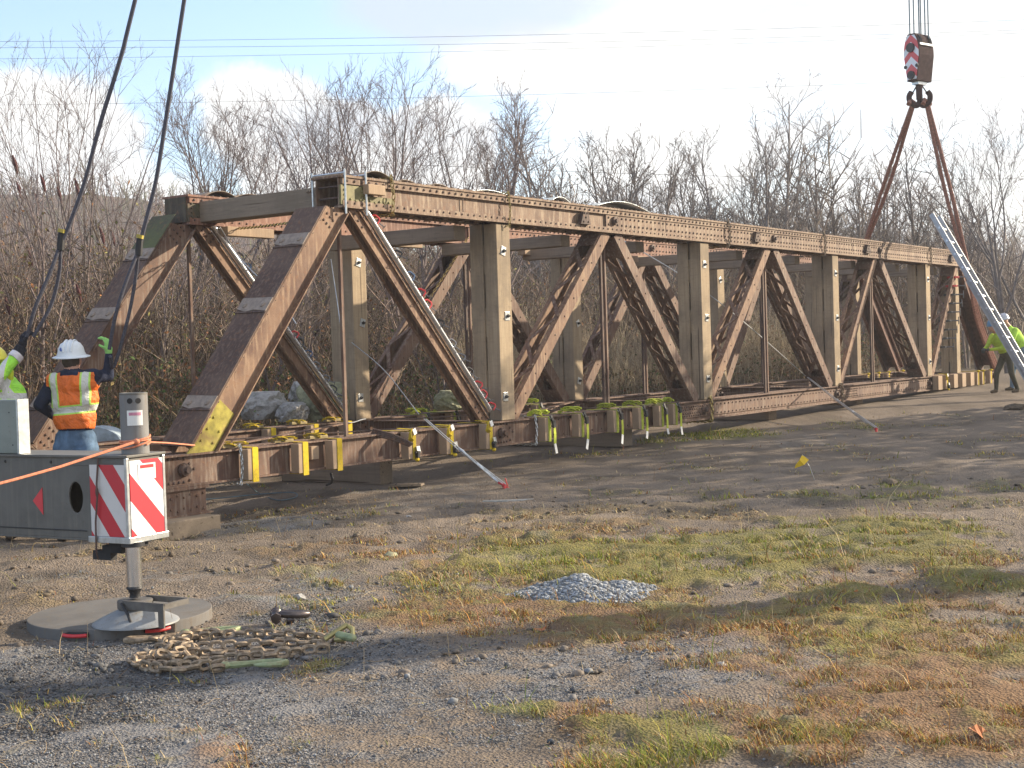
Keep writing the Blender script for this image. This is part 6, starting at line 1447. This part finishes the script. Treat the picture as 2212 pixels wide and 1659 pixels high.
def hardhat(parent, c, up, m, name='hard_hat', brim=.155, full=True, s=1.0, ridge=True):
    up = Vector(up).normalized(); b = MB()
    b.lathe(c, [(brim*s, -.012*s), (brim*1.0*s, -.006*s), (.128*s, .004*s), (.116*s, .03*s), (.108*s, .07*s), (.085*s, .108*s), (.05*s, .128*s), (.001, .135*s)], 28, up, 1.0)
    if ridge:
        w, u, v = frame(up, (0, 1, 0)); 
        for k in (-.035, 0, .035):
            pts = [Vector(c)+u*(.118*s*math.cos(a))+w*(.03*s+.108*s*math.sin(a))+v*k*s for a in np.linspace(.15, math.pi-.15, 9)]; b.tube(pts, .008*s, 6)
    o = b.build(name, m, parent, True); return o

def worker_orange():
    Y = 12.25; px = FPX/Y; top = pickY(153, 742, Y); c = pickY(160, 860, Y); gx, gy = c.x, c.y; gz0 = g(gx, gy)
    t = thing('person', 'person in white hard hat, orange vest and jeans reaching up to a sling', 'person', (gx, gy, 0))
    zf = lambda y, x=160: pickY(x, y, Y).z; xf = lambda x, y=860: pickY(x, y, Y).x-gx
    hipz = zf(985); shz = zf(815); P = []; A = P.append
    cap = lambda p, q, r0, r1, tg, fl=1.0: A(('cap', (p, q, r0, r1, fl), tg))
    hx = .0
    # legs
    for s in (-1, 1):
        cap((hx+s*.095, 0, hipz+.06), (hx+s*.13, -.02, (hipz+gz0)/2+.02), .105, .07, 'jeans'); cap((hx+s*.13, -.02, (hipz+gz0)/2+.02), (hx+s*.145, .02, gz0+.13), .072, .05, 'jeans'); cap((hx+s*.145, .03, gz0+.10), (hx+s*.15, -.02, gz0+.05), .05, .045, 'boot'); cap((hx+s*.145, -.02, gz0+.045), (hx+s*.16, .17, gz0+.04), .046, .04, 'boot')
        A(('ball', ((hx+s*.085, -.055, hipz+.07), (.10, .09, .11)), 'jeans'))
    A(('ball', ((hx, 0, hipz+.14), (.185, .13, .14)), 'jeans')); A(('ball', ((.0, .0, zf(905)), (.175, .125, .16)), 'shirt'))
    A(('ball', ((.0, .0, zf(860)), (.205, .13, .20)), 'shirt')); A(('ball', ((.0, -.015, zf(828)), (.215, .125, .13)), 'shirt'))
    ls = (xf(116, 822), 0, zf(826)); rs = (xf(202, 815), 0, zf(815)); cap(ls, rs, .075, .075, 'shirt')
    nk = (xf(158, 790), .0, zf(800)); hd = Vector((xf(152, 775), .02, zf(782))); cap((nk[0], -.01, zf(815)), tuple(hd), .065, .06, 'skin')
    A(('ball', (tuple(hd+Vector((0, .02, .03))), (.078, .098, .115)), 'skin')); A(('ball', (tuple(hd+Vector((0, -.02, .01))), (.075, .08, .07)), 'hair'))
    A(('ball', (tuple(hd+Vector((0, .115, .0))), (.014, .02, .018)), 'skin'))
    for s in (-1, 1): A(('ball', (tuple(hd+Vector((s*.08, .01, .01))), (.012, .02, .03)), 'skin'))
    # right arm raised towards the sling, left arm low in front
    el = Vector((xf(227, 822), .10, zf(815))); wr = Vector((xf(234, 775), .02, zf(772))); cap(rs, tuple(el), .066, .05, 'shirt'); cap(tuple(el), tuple(wr), .052, .036, 'shirt')
    cap(tuple(wr+Vector((0, 0, -.01))), tuple(wr+Vector((0, 0, .035))), .03, .028, 'cuff')
    e2 = Vector((xf(86, 868), .0, zf(872))); w2 = Vector((xf(104, 900), .19, zf(902))); cap(ls, tuple(e2), .072, .058, 'shirt'); cap(tuple(e2), tuple(w2), .055, .036, 'shirt')
    shirt = cloth('navy_shirt', (.022, .028, .055)); jeans = cloth('jeans', (.085, .14, .22), var=.45, scale=5); boots = plain('boots', (.05, .035, .025), .7)
    body, C, idx = baked('body', P, .011, [shirt, jeans, SKIN, HAIR, boots, M['black']], ['shirt', 'jeans', 'skin', 'hair', 'boot', 'cuff'], t)
    vb = zf(925)
    ax0, ax1 = ls[0]+.02, rs[0]-.0
    keep = lambda p: vb < p.z < zf(806)+.0 and ax0-.06 < p.x < ax1+.03 and not (p.z > zf(812) and abs(p.x-nk[0]) < .07) and not (p.x < ax0-.01 and p.z < zf(835)) 
    vm = band_mat('orange_vest', (.80, .16, .015), [('x', xf(128, 850), .027, -.06, zf(880)), ('x', xf(192, 850), .027, .02, zf(880)), ('z', zf(884), .026, .06)])
    for o_ in (shell(body, 'safety_vest', keep, .016, vm, t),): o_['label'] = 'orange safety vest with silver stripes'
    hat = hardhat(t, hd+Vector((0, .01, .055)), (0, -.10, 1), plain('hat_white', (.72, .76, .80), .3, var=.04), brim=.162); hat['label'] = 'white full brim hard hat'
    b = MB(); b.lathe(hd+Vector((-.05, -.082, .115)), [(.024, .0), (.022, .006), (.001, .008)], 14, (-.4, -.85, .45)); b.build('sticker', plain('blue_sticker', (.06, .12, .42), .4), hat)
    gl = cloth('green_glove', (.30, .62, .18)); hand(wr+Vector((0, 0, .03)), (-.05, .0, 1), (-1, .3, 0), gl, t, .75, 1.05)
    dk = cloth('black_glove', (.03, .025, .025)); hand(w2, (.5, .6, -.4), (.2, -.2, -1), dk, t, .6, 1.0)
worker_orange()
def worker_lime():
    Y = 12.1; c = pickY(-14, 860, Y); gx, gy = c.x, c.y; g0 = g(gx, gy); t = thing('person', 'person in lime jacket at the left edge raising a black glove to the sling', 'person', (gx, gy, 0))
    zf = lambda y, x=10: pickY(x, y, Y).z; xf = lambda x, y=860: pickY(x, y, Y).x-gx; P = []; A = P.append; cap = lambda p, q, r0, r1, tg, fl=1.0: A(('cap', (tuple(p), tuple(q), r0, r1, fl), tg))
    hip = zf(985)
    for s in (-1, 1): cap((s*.1, 0, hip+.05), (s*.12, 0, (hip+g0)/2), .1, .07, 'pants'); cap((s*.12, 0, (hip+g0)/2), (s*.13, .03, g0+.1), .07, .05, 'pants'); cap((s*.13, .04, g0+.05), (s*.14, -.13, g0+.04), .045, .04, 'boot')
    A(('ball', ((0, 0, hip+.14), (.2, .15, .16)), 'pants')); A(('ball', ((.02, 0, zf(905)), (.22, .15, .2)), 'jacket')); A(('ball', ((.05, -.0, zf(860)), (.24, .16, .2)), 'jacket')); A(('ball', ((.0, 0, zf(830)), (.22, .14, .12)), 'jacket'))
    hd = Vector((xf(-4, 792), -.06, zf(794))); cap((.0, 0, zf(820)), hd, .07, .06, 'skin'); A(('ball', (tuple(hd), (.08, .1, .115)), 'skin')); A(('ball', (tuple(hd+Vector((.045, -.085, -.005))), (.02, .022, .022)), 'skin'))
    for s in (-1, 1): A(('ball', (tuple(hd+Vector((.03+s*.03, -.09, .03))), (.011, .01, .008)), 'hair'))
    A(('ball', (tuple(hd+Vector((.03, -.085, -.045))), (.025, .012, .006)), 'lip'))
    sh = Vector((xf(-2, 838), -.08, zf(832))); el = Vector((xf(8, 832), -.26, zf(826))); wr = Vector((xf(44, 768), -.10, zf(770))); cap(sh, el, .085, .07, 'jacket'); cap(el, wr, .068, .05, 'jacket')
    ls = Vector((-.22, 0, zf(835))); e2 = Vector((-.34, .0, zf(890))); cap(ls, e2, .08, .06, 'jacket'); cap(e2, (-.2, .2, zf(920)), .06, .04, 'jacket')
    lime = band_mat('lime_jacket', (.34, .80, .06), [('z', zf(850), .026, -.10), ('x', xf(20, 850), .022, .1, zf(880)), ('z', zf(788), .02, -1.2)], refl=(.60, .60, .60), edge=(.42, .85, .06))
    body, _, _ = baked('body', P, .011, [lime, cloth('dark_pants', (.03, .025, .04)), SKIN, plain('boots2', (.05, .035, .025), .7), HAIR, plain('lip', (.35, .12, .1), .6)], ['jacket', 'pants', 'skin', 'boot', 'hair', 'lip'], t)
    hardhat(t, hd+Vector((-.01, .0, .05)), (-.25, .1, 1), plain('hat_yellow', (.75, .66, .05), .35, var=.06), brim=.13)
    b = MB(); d = Vector((.035, .0, .03)); b.tube(smooth_pts([hd+Vector((-.02, -.06, .10)), hd+Vector((.09, -.03, .05)), hd+Vector((.12, .0, -.03)), hd+Vector((.11, .02, -.12))]), [.03]*25, 8); b.build('hood', plain('hood_lime', (.60, .70, .04), .7), t, True)
    bk = cloth('black_glove2', (.02, .02, .028)); b = MB(); w = Vector((xf(52, 752), -.06, zf(752))); b.tube([wr-(w-wr)*.3, wr, w], [.055, .056, .05], 12); b.build('gauntlet', bk, t, True)
    hand(w, (.25, .1, 1), (.6, .9, -.2), bk, t, .7, 1.1)
    p, q = wr.lerp(el, .12), wr.lerp(el, -.06); b = MB(); b.tube([p, q], [.062, .060], 14); b.build('cuff_band', plain('reflective', (.55, .52, .55), .4), t, True)
worker_lime()
def far_worker(x, yh, yf, Y, label, shirtc, pantsc, hatc, bend, facing, arms, seed):
    Y = pickG(x, yf).y; c = pickY(x, yf, Y); z0 = g(c.x, c.y)-.01; zt = pickY(x, yh, Y).z; H = zt-z0; s = H/1.80; t = thing('person', label, 'person', (c.x, c.y, z0), 0); P = []; A = P.append
    f = Vector((math.cos(facing), math.sin(facing), 0)); r = Vector((-f.y, f.x, 0)); cap = lambda p, q, r0, r1, tg, fl=1.0: A(('cap', (tuple(p), tuple(q), r0*s, r1*s, fl), tg)); Z = Vector((0, 0, 1)); V = lambda a, b, h: (f*a+r*b+Z*h)*s
    rnd = random.Random(seed)
    for k, st in ((-1, .22), (1, -.20)):
        hp, kn, an = V(0, k*.09, .92), V(st*.6+.08, k*.11, .5), V(st, k*.13, .09); cap(hp, kn, .1, .075, 'pants'); cap(kn, an, .072, .052, 'pants'); cap(V(st, k*.13, .06), V(st+.14, k*.13, .045), .05, .042, 'boot')
    ch = V(bend*.30, 0, 1.30); A(('ball', (tuple(V(0, 0, .98)), (.17*s, .17*s, .14*s)), 'pants')); cap(V(.02, 0, 1.02), ch, .15, .18, 'shirt'); nk = V(bend*.42, 0, 1.48); cap(ch, nk, .12, .06, 'shirt'); hd = V(bend*.55+.03, 0, 1.62); cap(nk, hd, .055, .06, 'skin'); A(('ball', (tuple(hd), (.085*s, .085*s, .11*s)), 'skin')); A(('ball', (tuple(hd+f*.09*s), (.02*s,)*3), 'skin'))
    for k, (a, b_, h, a2, b2_, h2) in zip((-1, 1), arms):
        sh = V(bend*.36, k*.2, 1.40); e = V(a, b_, h); w = V(a2, b2_, h2); cap(sh, e, .075, .055, 'shirt'); cap(e, w, .052, .038, 'shirt'); 
        hand(w, w-e, Vector((-(w-e).z, 0, (w-e).x)), M['dark'], t, .7, s)
    baked('body', P, .016, [cloth('hi_vis%d' % seed, shirtc, fold=.4), cloth('trousers%d' % seed, pantsc, fold=.4), SKIN, plain('boots3', (.10, .07, .04), .7)], ['shirt', 'pants', 'skin', 'boot'], t)
    hardhat(t, hd+Z*.05*s, Z+f*.2, plain('hat%d' % seed, hatc, .35, var=.05), brim=.125, s=s)
far_worker(2176, 690, 848, 25.6, 'person in lime shirt, dark trousers and blue hard hat stooping by the chord end', (.36, .48, .05), (.075, .07, .05), (.10, .24, .40), .7, R(200), [(.45, -.15, 1.15, .62, -.05, 1.10), (.3, .25, 1.1, .60, .12, 1.08)], 1)
far_worker(2212, 676, 842, 24.6, 'person in bright lime shirt, blue jeans and white hard hat under the ladder', (.45, .72, .10), (.15, .22, .30), (.62, .64, .72), .75, R(185), [(.35, -.25, 1.15, .6, -.1, 1.2), (.35, .25, 1.2, .62, .15, 1.35)], 2)

def haze():
    b = MB(); b.box((-240, -20, -3), (320, 190, 25)); m = bpy.data.materials.new('haze'); m.use_nodes = True; nt = NT(m.node_tree); nt.n.remove(nt.n['Principled BSDF'])
    v = nt.new('ShaderNodeVolumePrincipled'); v.inputs['Color'].default_value = (.92, .95, 1, 1); v.inputs['Density'].default_value = .0012; v.inputs['Anisotropy'].default_value = .3
    out = [n for n in nt.n if n.type == 'OUTPUT_MATERIAL'][0]; nt.l.new(v.outputs[0], out.inputs['Volume']); tag(b.build('haze', m), kind='stuff')
haze()
